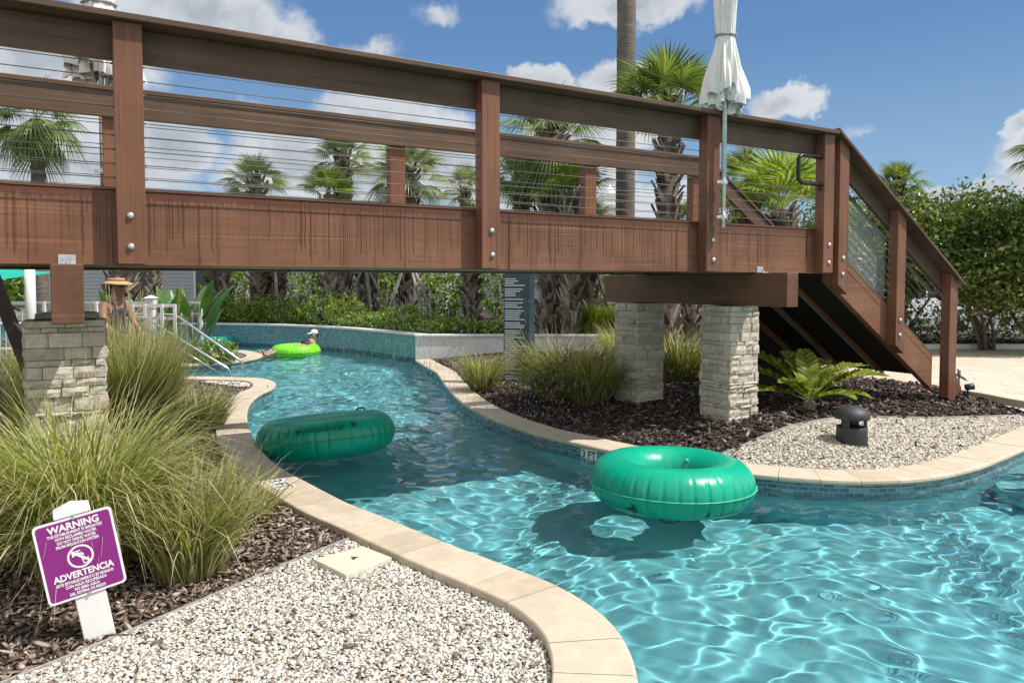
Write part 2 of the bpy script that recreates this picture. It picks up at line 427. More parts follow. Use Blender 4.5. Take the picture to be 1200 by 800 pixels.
left_raw = [(.55,-5),(.42,-1),(.38,1.2),(.42,2.3)] + gxy([(739.5,800),(738,780),(724,746),(697,716),(653,687),(589,662),(518,635),(444,604),(400,587),(352,562),(333,552),(312,537),(294,513),(286.5,490),(290,473),(303,461),(317,454.5),(321,448.5),(312,444),(297,442.5),(263,441.5),(215,440.5)])
island_raw = gxy([(205,428),(260,425),(288,421.5),(304,418),(305,414.5),(292,411),(270,409),(247,408.2)]) + [(-10,17.5),(-15,17.6)]
right_raw = gxy([(488,421),(501,429),(513,435.5),(523,449),(538.5,466),(559,479.5),(589,493),(630,506.5),(680,518),(730,529),(790,541),(840,548.5),(883,553.6),(925,557.5),(969,560.3),(1003,561.3),(1036,561),(1087,557.5),(1138,547),(1176,533)]) + [(5.0,7.05),(6.0,7.9),(7.6,8.9),(9.6,9.3),(11.6,8.7)]
LEFT, _ = resample(blur(smooth(left_raw), 6), .05)
ISLE, _ = resample(blur(smooth(island_raw), 4), .05)
RIGHT, _ = resample(blur(smooth(right_raw), 8), .05)
def wxy(px, py, z): return tuple(G(px, py, z).xy)
WALL, _ = resample(blur(smooth([wxy(488,424.5,-.13), wxy(470,421.5,-.13), wxy(440,417,-.13), wxy(400,412,-.13), wxy(350,408.3,-.13), wxy(300,406,-.13), wxy(240,404.6,-.13), (-11,20.0), (-15,20.0)]), 4), .1)
WC = WALL[0]
# pool outline
POOL = [p.copy() for p in LEFT] + [Vector((-6.2,12.2)), Vector((-6.2,13.7))] + ISLE + list(reversed(WALL)) + RIGHT + [Vector((12.3,5)), Vector((12.3,-5))]
PX = np.array([p.x for p in POOL]); PYY = np.array([p.y for p in POOL])
def inside(x, y, ax=PX, ay=PYY):
    x = np.asarray(x); y = np.asarray(y); r = np.zeros(x.shape, bool); n = len(ax); j = n-1
    for i in range(n):
        c = ((ay[i] > y) != (ay[j] > y))
        if c.any():
            xi = (ax[j]-ax[i])*(y-ay[i])/((ay[j]-ay[i]) if ay[j] != ay[i] else 1e-12)+ax[i]
            r ^= c & (x < xi)
        j = i
    return r
def in_poly(poly, x, y): return inside(x, y, np.array([p[0] for p in poly]), np.array([p[1] for p in poly]))

def sheet(name, poly, zf, m, step=None, holes=(), parent=None):
    pts = []; edges = []
    for lp in [poly] + list(holes):
        b = len(pts); n = len(lp)
        pts += [Vector((p[0], p[1])) for p in lp]; edges += [(b+i, b+(i+1) % n) for i in range(n)]
    if step:
        xs = [p[0] for p in poly]; ys = [p[1] for p in poly]
        X, Y = np.meshgrid(np.arange(min(xs), max(xs), step), np.arange(min(ys), max(ys), step)); X = X.ravel(); Y = Y.ravel()
        k = in_poly(poly, X, Y)
        for h in holes: k &= ~in_poly(h, X, Y)
        pts += [Vector((a, b)) for a, b in zip(X[k], Y[k])]
    v, e, f, *_ = delaunay_2d_cdt(pts, edges, [], 0, 1e-5)
    V = [(p.x, p.y, zf(p.x, p.y)) for p in v]
    T = np.array([t for t in f]); cx = np.array([sum(v[i].x for i in t)/3 for t in f]); cy = np.array([sum(v[i].y for i in t)/3 for t in f])
    k = in_poly(poly, cx, cy)
    for h in holes: k &= ~in_poly(h, cx, cy)
    T = T[k]
    me = npmesh(name, V, T); 
    b = bmesh.new(); b.from_mesh(me); bmesh.ops.recalc_face_normals(b, faces=b.faces)
    if sum(ff.normal.z*ff.calc_area() for ff in b.faces) < 0: bmesh.ops.reverse_faces(b, faces=b.faces)
    bmesh.ops.delete(b, geom=[q for q in b.verts if not q.link_faces], context='VERTS')
    b.to_mesh(me); b.free()
    return link(name, me, m, parent)

GZ = -.055                                        # level of the beds beside the coping
RP = np.array([(p.x, p.y) for p in RIGHT[::4]])
def dR(x, y): return math.sqrt(((RP-np.array([x,y]))**2).sum(1).min())
def zright(x, y):
    d = dR(x, y); t = min(1, max(0, (d-.3)/1.7)); return -.03 + .15*t*t*(3-2*t)
pool_loop = [(p.x, p.y) for p in POOL]
kind(sheet('ground', [(-400,-60),(400,-60),(400,700),(-400,700)], lambda x, y: -.07, M['earth'], None, [pool_loop]), 'structure')

# ------------------------------------------------------------------ pool shell, waterline tiles, coping
def ribbon(name, P, z0, z1, m, off=0.0, parent=None):
    mb = MB(); Q = offset(P, off) if off else P; s = 0; uv = []
    for i, p in enumerate(Q):
        if i: s += (Q[i]-Q[i-1]).length
        mb.v += [(p.x, p.y, z0), (p.x, p.y, z1)]; uv += [(s, z0), (s, z1)]
        if i: mb.f.append((2*i-2, 2*i, 2*i+1, 2*i-1))
    mb.uv = uv
    return mb.build(name, m, parent, fix=False)
FLOOR = -.86
pf = kind(sheet('pool_floor', pool_loop, lambda x, y: FLOOR, M['plaster']), 'structure'); pf.cycles.is_caustics_receiver = True
loop_closed = POOL + [POOL[0]]
pw = kind(ribbon('pool_wall_plaster', loop_closed, FLOOR, -.30, M['plaster']), 'structure'); pw.cycles.is_caustics_receiver = True
wt = kind(ribbon('waterline_tile_band', loop_closed, -.30, -.045, M['band']), 'structure'); wt.cycles.is_caustics_receiver = True
def coping_strip(name, P, side, label_len=.31, width=.30):
    mb = MB(); Q, st = resample(P, label_len)
    base = Q; n = len(base)
    # profile (distance from the water edge into the land, z): bullnose lip over the water
    prof = [(.012,-.052),(-.018,-.046),(-.030,-.028),(-.027,-.010),(-.012,-.001),(.015,.0),(width-.006,.0),(width,-.006),(width,-.052)]
    fineP, fs = resample(P, .03); F_ = len(fineP)
    segs = max(1, int(round(label_len/.03)))
    i = 0
    while i < F_-1:
        j = min(F_-1, i+segs); sub = fineP[i:j+1]; rings = []
        dz = random.uniform(-.0015, .0015)
        for k, p in enumerate(sub):
            g = i+k
            t = (fineP[min(g+1,F_-1)]-fineP[max(g-1,0)]).normalized(); nn = Vector((-t.y, t.x))*side
            q = p + t*(.0022 if k == 0 else (-.0022 if k == len(sub)-1 else 0))
            rings.append([(q.x+nn.x*a, q.y+nn.y*a, z+dz) for a, z in prof])
        m = len(prof); b = len(mb.v)
        for R in rings: mb.v += R
        for a in range(len(rings)-1):
            for k in range(m): mb.f.append((b+a*m+k, b+a*m+(k+1)%m, b+(a+1)*m+(k+1)%m, b+(a+1)*m+k))
        mb.f.append(tuple(b+k for k in range(m))); mb.f.append(tuple(b+(len(rings)-1)*m+k for k in range(m-1,-1,-1)))
        i = j
    o = mb.build(name, M['coping'], None); kind(o, 'structure')
    # mortar bed filling the joints
    mo = MB(); A = offset(P, .02*side); B = offset(P, (width-.012)*side)
    for k in range(len(P)):
        mo.v += [(A[k].x, A[k].y, -.006), (B[k].x, B[k].y, -.006), (B[k].x, B[k].y, -.20), (A[k].x, A[k].y, -.20)]
        if k:
            c = 4*k
            mo.f += [(c-4, c-3, c+1, c), (c-3, c-2, c+2, c+1)]
    kind(mo.build('coping_mortar', M['mortar'], None), 'structure')
    return o
M['mortar'] = plain('mortar', (.34,.30,.25), .9, 0, .15, 30)
coping_strip('pool_coping', LEFT, 1)
coping_strip('pool_coping', ISLE, 1)
coping_strip('pool_coping', RIGHT, 1)

# water: real ripples, so that the sun focuses through them on the floor
def axis(lo, hi, c0, c1, d0, d1):
    out = [lo]
    while out[-1] < hi:
        x = out[-1]; out.append(x + (d0 if c0 <= x <= c1 else d1))
    return np.array(out)
ax = axis(-15, 12.4, -3.2, 6.2, .0145, .08)
ay = np.concatenate([np.arange(-4.9, 2.0, .09), np.arange(2.0, 6.0, .0145), np.arange(6.0, 9.0, .021), np.arange(9.0, 12, .035), np.arange(12, 20.3, .05)])
X, Y = np.meshgrid(ax, ay)
wr = np.random.default_rng(21)
wx = X + .16*np.sin(Y*1.9+.7) + .10*np.sin(Y*3.7+X*1.3); wy = Y + .15*np.sin(X*2.1+1.9) + .10*np.sin(X*4.1-Y*1.1+.5)
Z = np.zeros_like(X)
NW = 64; lam = .112*(3.1**wr.random(NW)); th = wr.uniform(0, 2*PI, NW); am = lam**1.45; ph = wr.uniform(0, 6.28, NW)
am *= 2.12/math.sqrt((am**2*(2*PI/lam)**4).sum()/2)           # rms curvature of the surface, 1/m
for k in range(NW): Z += am[k]*np.sin((wx*math.cos(th[k])+wy*math.sin(th[k]))*2*PI/lam[k]+ph[k])
far = np.clip((Y-6.5)/4, 0, 1); Z2 = np.zeros_like(X)
for k in range(24):
    l2 = .35*(2.6**wr.random()); t2 = wr.uniform(0, 2*PI); Z2 += .0017*(l2/.5)*np.sin((wx*math.cos(t2)+wy*math.sin(t2))*2*PI/l2+wr.uniform(0, 6.28))
Z = -.13 + Z*(1+.5*far) + Z2*(.12+.88*far)
keep = inside(X, Y); ny, nx = X.shape
# grow by one cell so the sheet meets the wall
kk = keep.copy(); kk[1:] |= keep[:-1]; kk[:-1] |= keep[1:]; kk[:,1:] |= keep[:,:-1]; kk[:,:-1] |= keep[:,1:]
idx = np.arange(nx*ny).reshape(ny, nx)
cell = kk[:-1,:-1] & kk[1:,:-1] & kk[:-1,1:] & kk[1:,1:]
Fq = np.stack([idx[:-1,:-1][cell], idx[:-1,1:][cell], idx[1:,1:][cell], idx[1:,:-1][cell]], 1)
used = np.unique(Fq); remap = np.full(nx*ny, -1); remap[used] = np.arange(len(used))
wo = link('pool_water', npmesh('pool_water', np.stack([X.ravel(), Y.ravel(), Z.ravel()], 1)[used], remap[Fq], True), M['water'])
wo.cycles.is_caustics_caster = True; kind(wo, 'structure')

steps = empty('pool_steps', (3.85, 5.72, -.86), 'submerged pool steps with dark tile edges at the right edge of the photo', 'steps'); steps.rotation_euler = (0, 0, rad(-12))
M['navytile'] = plain('navy_tile', (.015,.04,.10), .2)
for k, (y0, y1, zt) in enumerate(((.75,1.9,-.27),(.38,.749,-.42),(.01,.379,-.57))):
    mb = MB(); mb.box(.0+.12*k, 2.6, y0, y1, 0, zt+.86); so_ = mb.build('step', M['plaster'], steps, bev=.02); so_.cycles.is_caustics_receiver = True
    mb = MB(); mb.box(.03+.12*k, 2.59, y0+.02, y0+.10, zt+.861, zt+.866); no_ = mb.build('nosing', M['navytile'], so_); no_.cycles.is_caustics_receiver = True
# ------------------------------------------------------------------ beds
EDGE_L = [G(-60,832,GZ).xy, G(13,800,GZ).xy, G(110,761,GZ).xy, G(200,722,GZ).xy, G(300,679,GZ).xy, G(360,653,GZ).xy, G(409,634,GZ).xy]
LL = offset(LEFT, .30)
iend = min(range(len(LL)), key=lambda i: (LL[i]-EDGE_L[-1]).length)
i0 = 0
grav_poly = [(p.x, p.y) for p in LL[:iend]] + [(p.x, p.y) for p in reversed(EDGE_L)] + [(-6,1.0),(-6,-5)]
def bed(name, poly, zf, m, step=.25): return kind(sheet(name, poly, zf, m, step), 'structure')
bed('gravel_bed', grav_poly, lambda x, y: GZ, M['gravelbase'])
mul_poly = [(p.x, p.y) for p in EDGE_L] + [(p.x, p.y) for p in LL[iend:]] + [(-6.2,11.95),(-16,12),(-16,1.5)]
bed('mulch_bed', mul_poly, lambda x, y: GZ+.002, M['soil'])
isle_poly = [(p.x, p.y) for p in offset(ISLE, .30)] + [(-15,13.9),(-6.3,13.9)]
bed('mulch_bed', isle_poly, lambda x, y: GZ+.001, M['soil'])
RL = offset(RIGHT, .30)
rend = min(range(len(RL)), key=lambda i: abs(RL[i].x-5.35) + (0 if RL[i].y > 7 else 5))
# edging between mulch and gravel on the right
EDGE_R = [G(x, y, .0).xy for x, y in [(846,531),(864,527),(905,517),(985,501)]] + [G(1040,494,.03).xy, G(1090,488,.06).xy, G(1140,483,.07).xy, G(1196,478,.08).xy]
EDGE_R, _ = resample(smooth([(p.x, p.y) for p in EDGE_R]), .1)
ra = min(range(len(RL)), key=lambda i: (RL[i]-EDGE_R[0]).length); rb = min(range(len(RL)), key=lambda i: (RL[i]-EDGE_R[-1]).length)
gravR = [(p.x, p.y) for p in RL[ra:rb+1]] + [(p.x, p.y) for p in reversed(EDGE_R)]
bed('gravel_bed', gravR, zright, M['gravelbase'], .2)
PAVE_EDGE = [(6.15,8.45),(6.02,8.9),(5.97,9.35),(5.75,9.9),(5.3,10.7),(4.7,11.7),(4.0,13.0),(3.6,14.5),(3.5,15.1)]
mulR = [(p.x, p.y) for p in RL[:ra]] + [(p.x, p.y) for p in EDGE_R] + PAVE_EDGE + [(WC.x+.4,15.25)]
bed('mulch_bed', mulR, lambda x, y: zright(x, y)+.002, M['soil'], .2)
pave = [(p.x, p.y) for p in RL[rb:]] + [(40,8.7),(40,15.9),(3.5,15.9)] + list(reversed(PAVE_EDGE))
kind(sheet('paving', pave, lambda x, y: min(.118, zright(x, y)+.004), M['paving'], .4), 'structure')
kind(sheet('road', [(3.9,15.9),(60,15.9),(60,16.8),(6,16.8),(6,20),(60,20),(60,40),(3.9,40)], lambda x, y: .10, M['asphalt']), 'structure')
def kerb(name, P, zf, w, h, m, lab, cat):
    mb = MB()
    for i, p in enumerate(P):
        t = (P[min(i+1,len(P)-1)]-P[max(i-1,0)]).normalized(); nn = Vector((-t.y, t.x))*(w/2); z = zf(p.x, p.y)
        mb.v += [(p.x-nn.x,p.y-nn.y,z-.06),(p.x+nn.x,p.y+nn.y,z-.06),(p.x+nn.x,p.y+nn.y,z+h),(p.x-nn.x,p.y-nn.y,z+h)]
        if i:
            c = 4*i
            for k in range(4): mb.f.append((c-4+k, c-4+(k+1)%4, c+(k+1)%4, c+k))
    mb.f += [(0,1,2,3)]; c = 4*(len(P)-1); mb.f.append((c+3,c+2,c+1,c))
    return tag(mb.build(name, m), lab, cat)
M['edging'] = plain('aluminium_edging', (.42,.41,.40), .5, .3, .2, 20)
EL, _ = resample(smooth([(p.x, p.y) for p in EDGE_L]), .1)
kerb('metal_edging', EL, lambda x, y: GZ, .014, .022, M['edging'], 'grey metal edging strip between bark mulch and white gravel by the sign', 'edging')
kerb('metal_edging', EDGE_R, zright, .014, .03, M['edging'], 'grey metal edging strip behind the dome light between gravel and dark mulch', 'edging')
PE, _ = resample(smooth(PAVE_EDGE), .1)
kerb('paving_border', PE, lambda x, y: .10, .10, .028, M['coping'], 'curved tan border of the paved deck at the foot of the stairs', 'kerb')

def scatter(name, poly, n, zf, size, flat, m, seed, elong=1.0, dens=None, pile=.012):
    r = np.random.default_rng(seed)
    xs = [p[0] for p in poly]; ys = [p[1] for p in poly]; PXs = []; PYs = []; tot = 0
    while tot < n:
        x = r.uniform(min(xs), max(xs), 40000); y = r.uniform(min(ys), max(ys), 40000); k = in_poly(poly, x, y)
        if dens is not None: k &= r.random(40000) < dens(x, y)
        PXs.append(x[k]); PYs.append(y[k]); tot += k.sum()
    x = np.concatenate(PXs)[:n]; y = np.concatenate(PYs)[:n]
    s = size*(.55+.9*r.random(n)**1.6)
    el = 1+(elong-1)*r.random(n)
    base = np.array([(1,0,0),(-1,0,0),(0,1,0),(0,-1,0),(.3,.25,1),(-.25,-.3,-1),(.75,.7,.2),(-.7,.72,-.15),(-.72,-.7,.2),(.7,-.72,-.1)], float)
    # a fixed faceted chip: 10 verts
    Fb = np.array([(4,0,6),(4,6,2),(4,2,7),(4,7,1),(4,1,8),(4,8,3),(4,3,9),(4,9,0),(5,6,0),(5,2,6),(5,7,2),(5,1,7),(5,8,1),(5,3,8),(5,9,3),(5,0,9)])
    V = base[None]*(1+.35*(r.random((n,10,1))-.5))
    V = V*np.stack([s*el, s/np.sqrt(el), s*flat*(.6+.8*r.random(n))], 1)[:,None,:]*.5
    # tilt then yaw
    a = r.normal(0, .38, n); b = r.normal(0, .38, n); c = r.uniform(0, 2*PI, n)
    Xv, Yv, Zv = V[...,0], V[...,1], V[...,2]
    Y1 = Yv*np.cos(a)[:,None]-Zv*np.sin(a)[:,None]; Z1 = Yv*np.sin(a)[:,None]+Zv*np.cos(a)[:,None]
    X2 = Xv*np.cos(b)[:,None]+Z1*np.sin(b)[:,None]; Z2 = -Xv*np.sin(b)[:,None]+Z1*np.cos(b)[:,None]
    X3 = X2*np.cos(c)[:,None]-Y1*np.sin(c)[:,None]; Y3 = X2*np.sin(c)[:,None]+Y1*np.cos(c)[:,None]
    zz = np.array([zf(p, q) for p, q in zip(x, y)]) + r.random(n)*pile + .002
    V = np.stack([X3+x[:,None], Y3+y[:,None], Z2+zz[:,None]], 2).reshape(-1,3)
    Fa = (Fb[None]+10*np.arange(n)[:,None,None]).reshape(-1,3)
    o = link(name, npmesh(name, V, Fa), m); return kind(o, 'stuff')
near = lambda x, y: np.clip(1.35-(y-2.0)/6, .25, 1)
view = [p for p in grav_poly]
vis_g = [(p.x, p.y) for p in LL if 1.9 < p.y and p.y < EDGE_L[-1].y+.01 and p.x > -2][:iend]
gp = [(.1,1.9)] + [(p.x,p.y) for p in LL[:iend] if p.y > 1.9] + [(p.x,p.y) for p in reversed(EDGE_L)] + [(-2.6,1.9)]
scatter('gravel', gp, 46000, lambda x, y: GZ, .0195, .42, M['gravel'], 3, 1.9)
scatter('gravel', gravR, 24000, zright, .025, .5, M['gravel2'], 4, 1.6)
mlp = [(p.x,p.y) for p in EDGE_L] + [(p.x,p.y) for p in LL[iend:] if p.y < 11.9] + [(-5.6,11.8),(-5.6,4),(-3,2.3)]
scatter('bark_mulch', mlp, 30000, lambda x, y: GZ, .030, .28, M['mulch'], 5, 3.0, lambda x, y: np.clip(1.5-(y-2.5)/5, .3, 1), .02)
mrp = [(p.x,p.y) for p in RL[:ra]] + [(p.x,p.y) for p in EDGE_R] + PAVE_EDGE[:5] + [(3.4,13.2),(-1.5,14.9)]
scatter('bark_mulch', mrp, 24000, zright, .042, .30, M['mulchd'], 6, 2.6, None, .03)
isp = [(p.x,p.y) for p in offset(ISLE,.32)[:150]] + [(-9,17),(-9,14)]
scatter('bark_mulch', isp, 1800, lambda x, y: GZ, .07, .3, M['mulch'], 8, 2.5)
scatter('leaf_litter', gp, 70, lambda x, y: GZ+.014, .030, .25, M['mulch'], 15, 3.0)
scatter('leaf_litter', gravR, 40, lambda x, y: zright(x, y)+.014, .038, .3, M['mulchd'], 16, 2.5)
tip = [tuple(G(x,y,GZ).xy) for x, y in [(240,444),(262,443.5),(290,444.5),(301,447),(299,452),(285,455),(262,452),(240,450)]]
scatter('gravel', tip, 1500, lambda x, y: GZ+.01, .035, .5, M['gravel'], 9, 1.5)

# ------------------------------------------------------------------ walls behind the river
def wall_solid(name, P, z0, z1, th, m, top_m, lab):
    mb = MB(); Q = offset(P, -th); s = 0; uv = []
    for i, (a, b) in enumerate(zip(P, Q)):
        if i: s += (P[i]-P[i-1]).length
        mb.v += [(a.x,a.y,z0),(a.x,a.y,z1),(b.x,b.y,z1),(b.x,b.y,z0)]; uv += [(s,z0),(s,z1),(s,z1+th),(s,z0)]
        if i:
            c = 4*i
            for k in range(3): mb.f.append((c-4+k, c+k, c+k+1, c-4+k+1))
    mb.f += [(0,1,2,3)]; c = 4*(len(P)-1); mb.f.append((c+3,c+2,c+1,c))
    mb.uv = uv
    o = mb.build(name, m); tag(o, lab, 'wall')
    cp = MB(); A = offset(P, .025); B = offset(P, -th-.02)
    for i in range(len(P)):
        cp.v += [(A[i].x,A[i].y,z1+.003),(A[i].x,A[i].y,z1+.045),(B[i].x,B[i].y,z1+.045),(B[i].x,B[i].y,z1+.003)]
        if i:
            c = 4*i
            for k in range(4): cp.f.append((c-4+k, c+k, c+(k+1)%4, c-4+(k+1)%4))
    cp.f += [(0,1,2,3)]; c = 4*(len(P)-1); cp.f.append((c+3,c+2,c+1,c))
    cp.build('wall_cap', top_m, o)
    return o
TZ = .41
wall_solid('tiled_wall', WALL, -.40, .42, .25, M['walltile'], M['whitewall'], 'curved low retaining wall covered in blue mosaic tile behind the river')
WW = [Vector((WC.x+.0, WC.y+.02)), Vector((-.5,15.2)), Vector((1.2,15.2)), Vector((3.4,15.2)), Vector((3.4,15.21))]
WW, _ = resample([Vector((3.45,15.2)), Vector((1.0,15.2)), Vector((-.5,15.2)), Vector((WC.x+.015,15.2))], .4)
wall_solid('white_wall', WW, -.07, .42, .25, M['whitewall'], M['whitewall'], 'low white rendered wall between the blue tiled wall and the slate board')
terr = [(p.x, p.y) for p in offset(WALL, -.24)] + [(-15,45),(3.6,45),(3.6,15.45),(WC.x+.1,15.45)]
kind(sheet('planting_terrace', terr, lambda x, y: TZ, M['soil'], 1.0), 'structure')

# ------------------------------------------------------------------ the footbridge (built in its own frame: x along, y across and away, z up)
BA = rad(30.54); BO = Vector(((150-600)/870*4.5687, 4.5687, 0))
BU = Vector((math.cos(BA), math.sin(BA), 0)); BN = Vector((-BU.y, BU.x, 0))
def Bp(s, p, z): return BO + BU*s + BN*p + Vector((0,0,z))
def s_at(px, p, z):
    lo, hi = -4., 16.
    for _ in range(50):
        s = (lo+hi)/2
        if proj_x(Bp(s, p, z)) < px: lo = s
        else: hi = s
    return s
BT = BZ+BH; CT = BT+BR                            # beam top, rail cap top
FAR = 1.78                                        # outer face of the far beam
bridge = empty('footbridge', BO, 'brown timber footbridge with steel cable railings spanning the river', 'bridge', rz=BA)
S0, S1 = -3.2, 6.66
POSTS = [-2.45, .022, 2.49, 4.846, 6.512]
# near and far side beams: lengths butted at the posts
cuts = [S0, .022, 2.49, 4.846, S1]
for side, (p0, p1) in enumerate(((0, .09), (FAR-.09, FAR))):
    for a, b in zip(cuts, cuts[1:]):
        mb = MB(); mb.box(a+.002, b-.002, p0, p1, BZ, BT); o = mb.build('side_beam', M['beam'], bridge, bev=.005)
        lip = MB(); lip.box(a+.001, b-.001, p0-.006, p1+.006, BT+.002, BT+.018); lip.build('beam_cap_strip', M['blackwood'] if 'blackwood' in M else M['woodx'], o)
for p in (.45, .89, 1.33):
    mb = MB(); mb.box(S0, S1-.1, p-.03, p+.03, BZ+.14, BT-.06); mb.build('joist', M['under'], bridge)
mb = MB(); x = S0
while x < S1-.14:
    mb.box(x, x+.134, .095, FAR-.095, BT-.055, BT-.02); x += .14
mb.build('deck', M['under'], bridge)
mb = MB(); mb.box(S0, S1-.01, .092, FAR-.092, BZ+.02, BZ+.045); mb.build('soffit_board', M['under'], bridge)
mb = MB(); mb.box(S1-.075, S1-.01, .092, FAR-.092, BZ+.05, BT-.06); mb.build('end_beam', M['woody'], bridge)

def bolt(x, y, z, parent, dirn=-1, r=.021):
    mb = MB(); prof = [(.0, 0), (r, 0), (r*1.02, .004), (r*.9, .011), (r*.6, .017), (.004, .020)]
    mb.lathe(prof[1:], 14); mb.xf(Matrix.Translation((x, y, z)) @ Matrix.Rotation(PI/2 if dirn < 0 else -PI/2, 4, 'X'))
    return mb.build('bolt', M['galv'], parent, True)
def post(x, y0, y1, z0, z1, parent, bolts=(), w=.158, slope=0.0, holes=None):
    mb = MB(); a, b = x-w/2, x+w/2
    q = [(a,y0,z0),(b,y0,z0-slope*w),(b,y1,z0-slope*w),(a,y1,z0),(a,y0,z1),(b,y0,z1-slope*w),(b,y1,z1-slope*w),(a,y1,z1)]
    mb.hexa(q); o = mb.build('post', M['woodz'], parent, bev=.005)
    for z in bolts: bolt(x+random.uniform(-.012,.012), y0, z, o)
    return o
PT = .115
def railings(parent, xs0, xs1, zc, slope, side, ncab, zbot, overcap=(.0,.0), post_x=()):
    """cap, fascia board and cables between xs0 and xs1; zc(x) cap top, zbot(x) the line the lowest gap starts from"""
    y0, y1 = (-.165, .075) if side < 0 else (FAR-.062, FAR+.165)
    f0, f1 = (.002, .042) if side < 0 else (FAR-.042, FAR-.002)
    a, b = xs0-overcap[0], xs1+overcap[1]
    def skew(x0, x1, ya, yb, t0, t1):
        mb = MB(); mb.hexa([(x0,ya,zc(x0)-t1),(x1,ya,zc(x1)-t1),(x1,yb,zc(x1)-t1),(x0,yb,zc(x0)-t1),(x0,ya,zc(x0)-t0),(x1,ya,zc(x1)-t0),(x1,yb,zc(x1)-t0),(x0,yb,zc(x0)-t0)]); return mb
    skew(a, b, y0, y1, 0, .038).build('rail_cap', M['rail'], parent, bev=.004)
    skew(xs0, xs1, f0, f1, .0405, .245).build('rail_board', M['rail'], parent, bev=.004)
    yc = -.062 if side < 0 else FAR+.055
    for k in range(ncab):
        mb = MB(); pts = []; rs = []; X_ = [(xs0+(xs1-xs0)*i/12, .0032) for i in range(13)]
        for q in post_x:
            for sg in (-1, 1): X_ += [(q+sg*.0925, .0032), (q+sg*.092, .0068), (q+sg*.078, .0068)]
        X_ = [(x, r_) for x, r_ in sorted(X_) if xs0 <= x <= xs1]
        for x, r_ in X_:
            top = zc(x)-.245; bot = zbot(x)
            z = bot+(top-bot)*(k+.55)/ncab; pts.append((x, yc, z)); rs.append(r_)
        mb.tube(pts, rs, 6); mb.build('cable', M['cable'], parent, True)
M['blackwood'] = wood('dark_strip_wood', 0, base=(.05,.028,.02))
zflat = lambda x: CT
railings(bridge, S0, S1-.06, zflat, 0, -1, 9, lambda x: BT+.02, post_x=POSTS)
railings(bridge, S0, S1-.06, zflat, 0, 1, 9, lambda x: BT+.02, post_x=POSTS)
for x in POSTS:
    post(x, -PT, -.0015, BZ-.006+.012, CT-.040, bridge, (BT-.16, BT-.345))
    post(x, FAR+.0015, FAR+PT, BZ+.006, CT-.040, bridge)
# grab loop on the end post
mb = MB(); gx, gy = POSTS[4]-.079, -.075; zt, zb_ = CT-.285, CT-.565; L = .36; pts = []
pts.append((gx+.01, gy, zt))
for k in range(7): t = PI/2*k/6; pts.append((gx-L+.08-.08*math.sin(t), gy, zt-.06+.06*math.cos(t)))
for k in range(7): t = PI/2*k/6; pts.append((gx-L+.08-.08*math.cos(t), gy, zb_+.06-.06*math.sin(t)))
pts.append((gx+.01, gy, zb_)); mb.tube(pts, .021, 12); mb.tube([(gx-.03, gy, zb_), (gx-.03, gy, zb_-.045)], .008, 6); mb.tube([(gx-.045, gy, zb_-.045), (gx-.0, gy, zb_-.045)], .008, 6)
mb.build('grab_handle', M['blackmetal'], bridge, True)
# cross beams on the stone piers
SR = s_at(929, -.40, 1.45); SL = s_at(79, -.40, 1.45)
for s in (SL, SR):
    mb = MB(); mb.box(s-.079, s+.079, -.40, 2.42, BZ-.332, BZ-.003); cbm = mb.build('cross_beam', M['woody'], bridge, bev=.006)
    br = MB(); br.box(s-.045, s+.045, -.006, -.002, BZ+.0, BZ+.062); br.box(s-.045, s+.045, -.075, -.0055, BZ-.0015, BZ+.006)
    br.tube([(s-.02,-.006,BZ+.04),(s-.02,-.014,BZ+.04)], .008, 6); br.tube([(s+.02,-.006,BZ+.04),(s+.02,-.014,BZ+.04)], .008, 6)
    br.tube([(s,-.045,BZ+.006),(s,-.045,BZ+.022)], .014, 6)
    br.build('bracket', M['galv'], cbm)

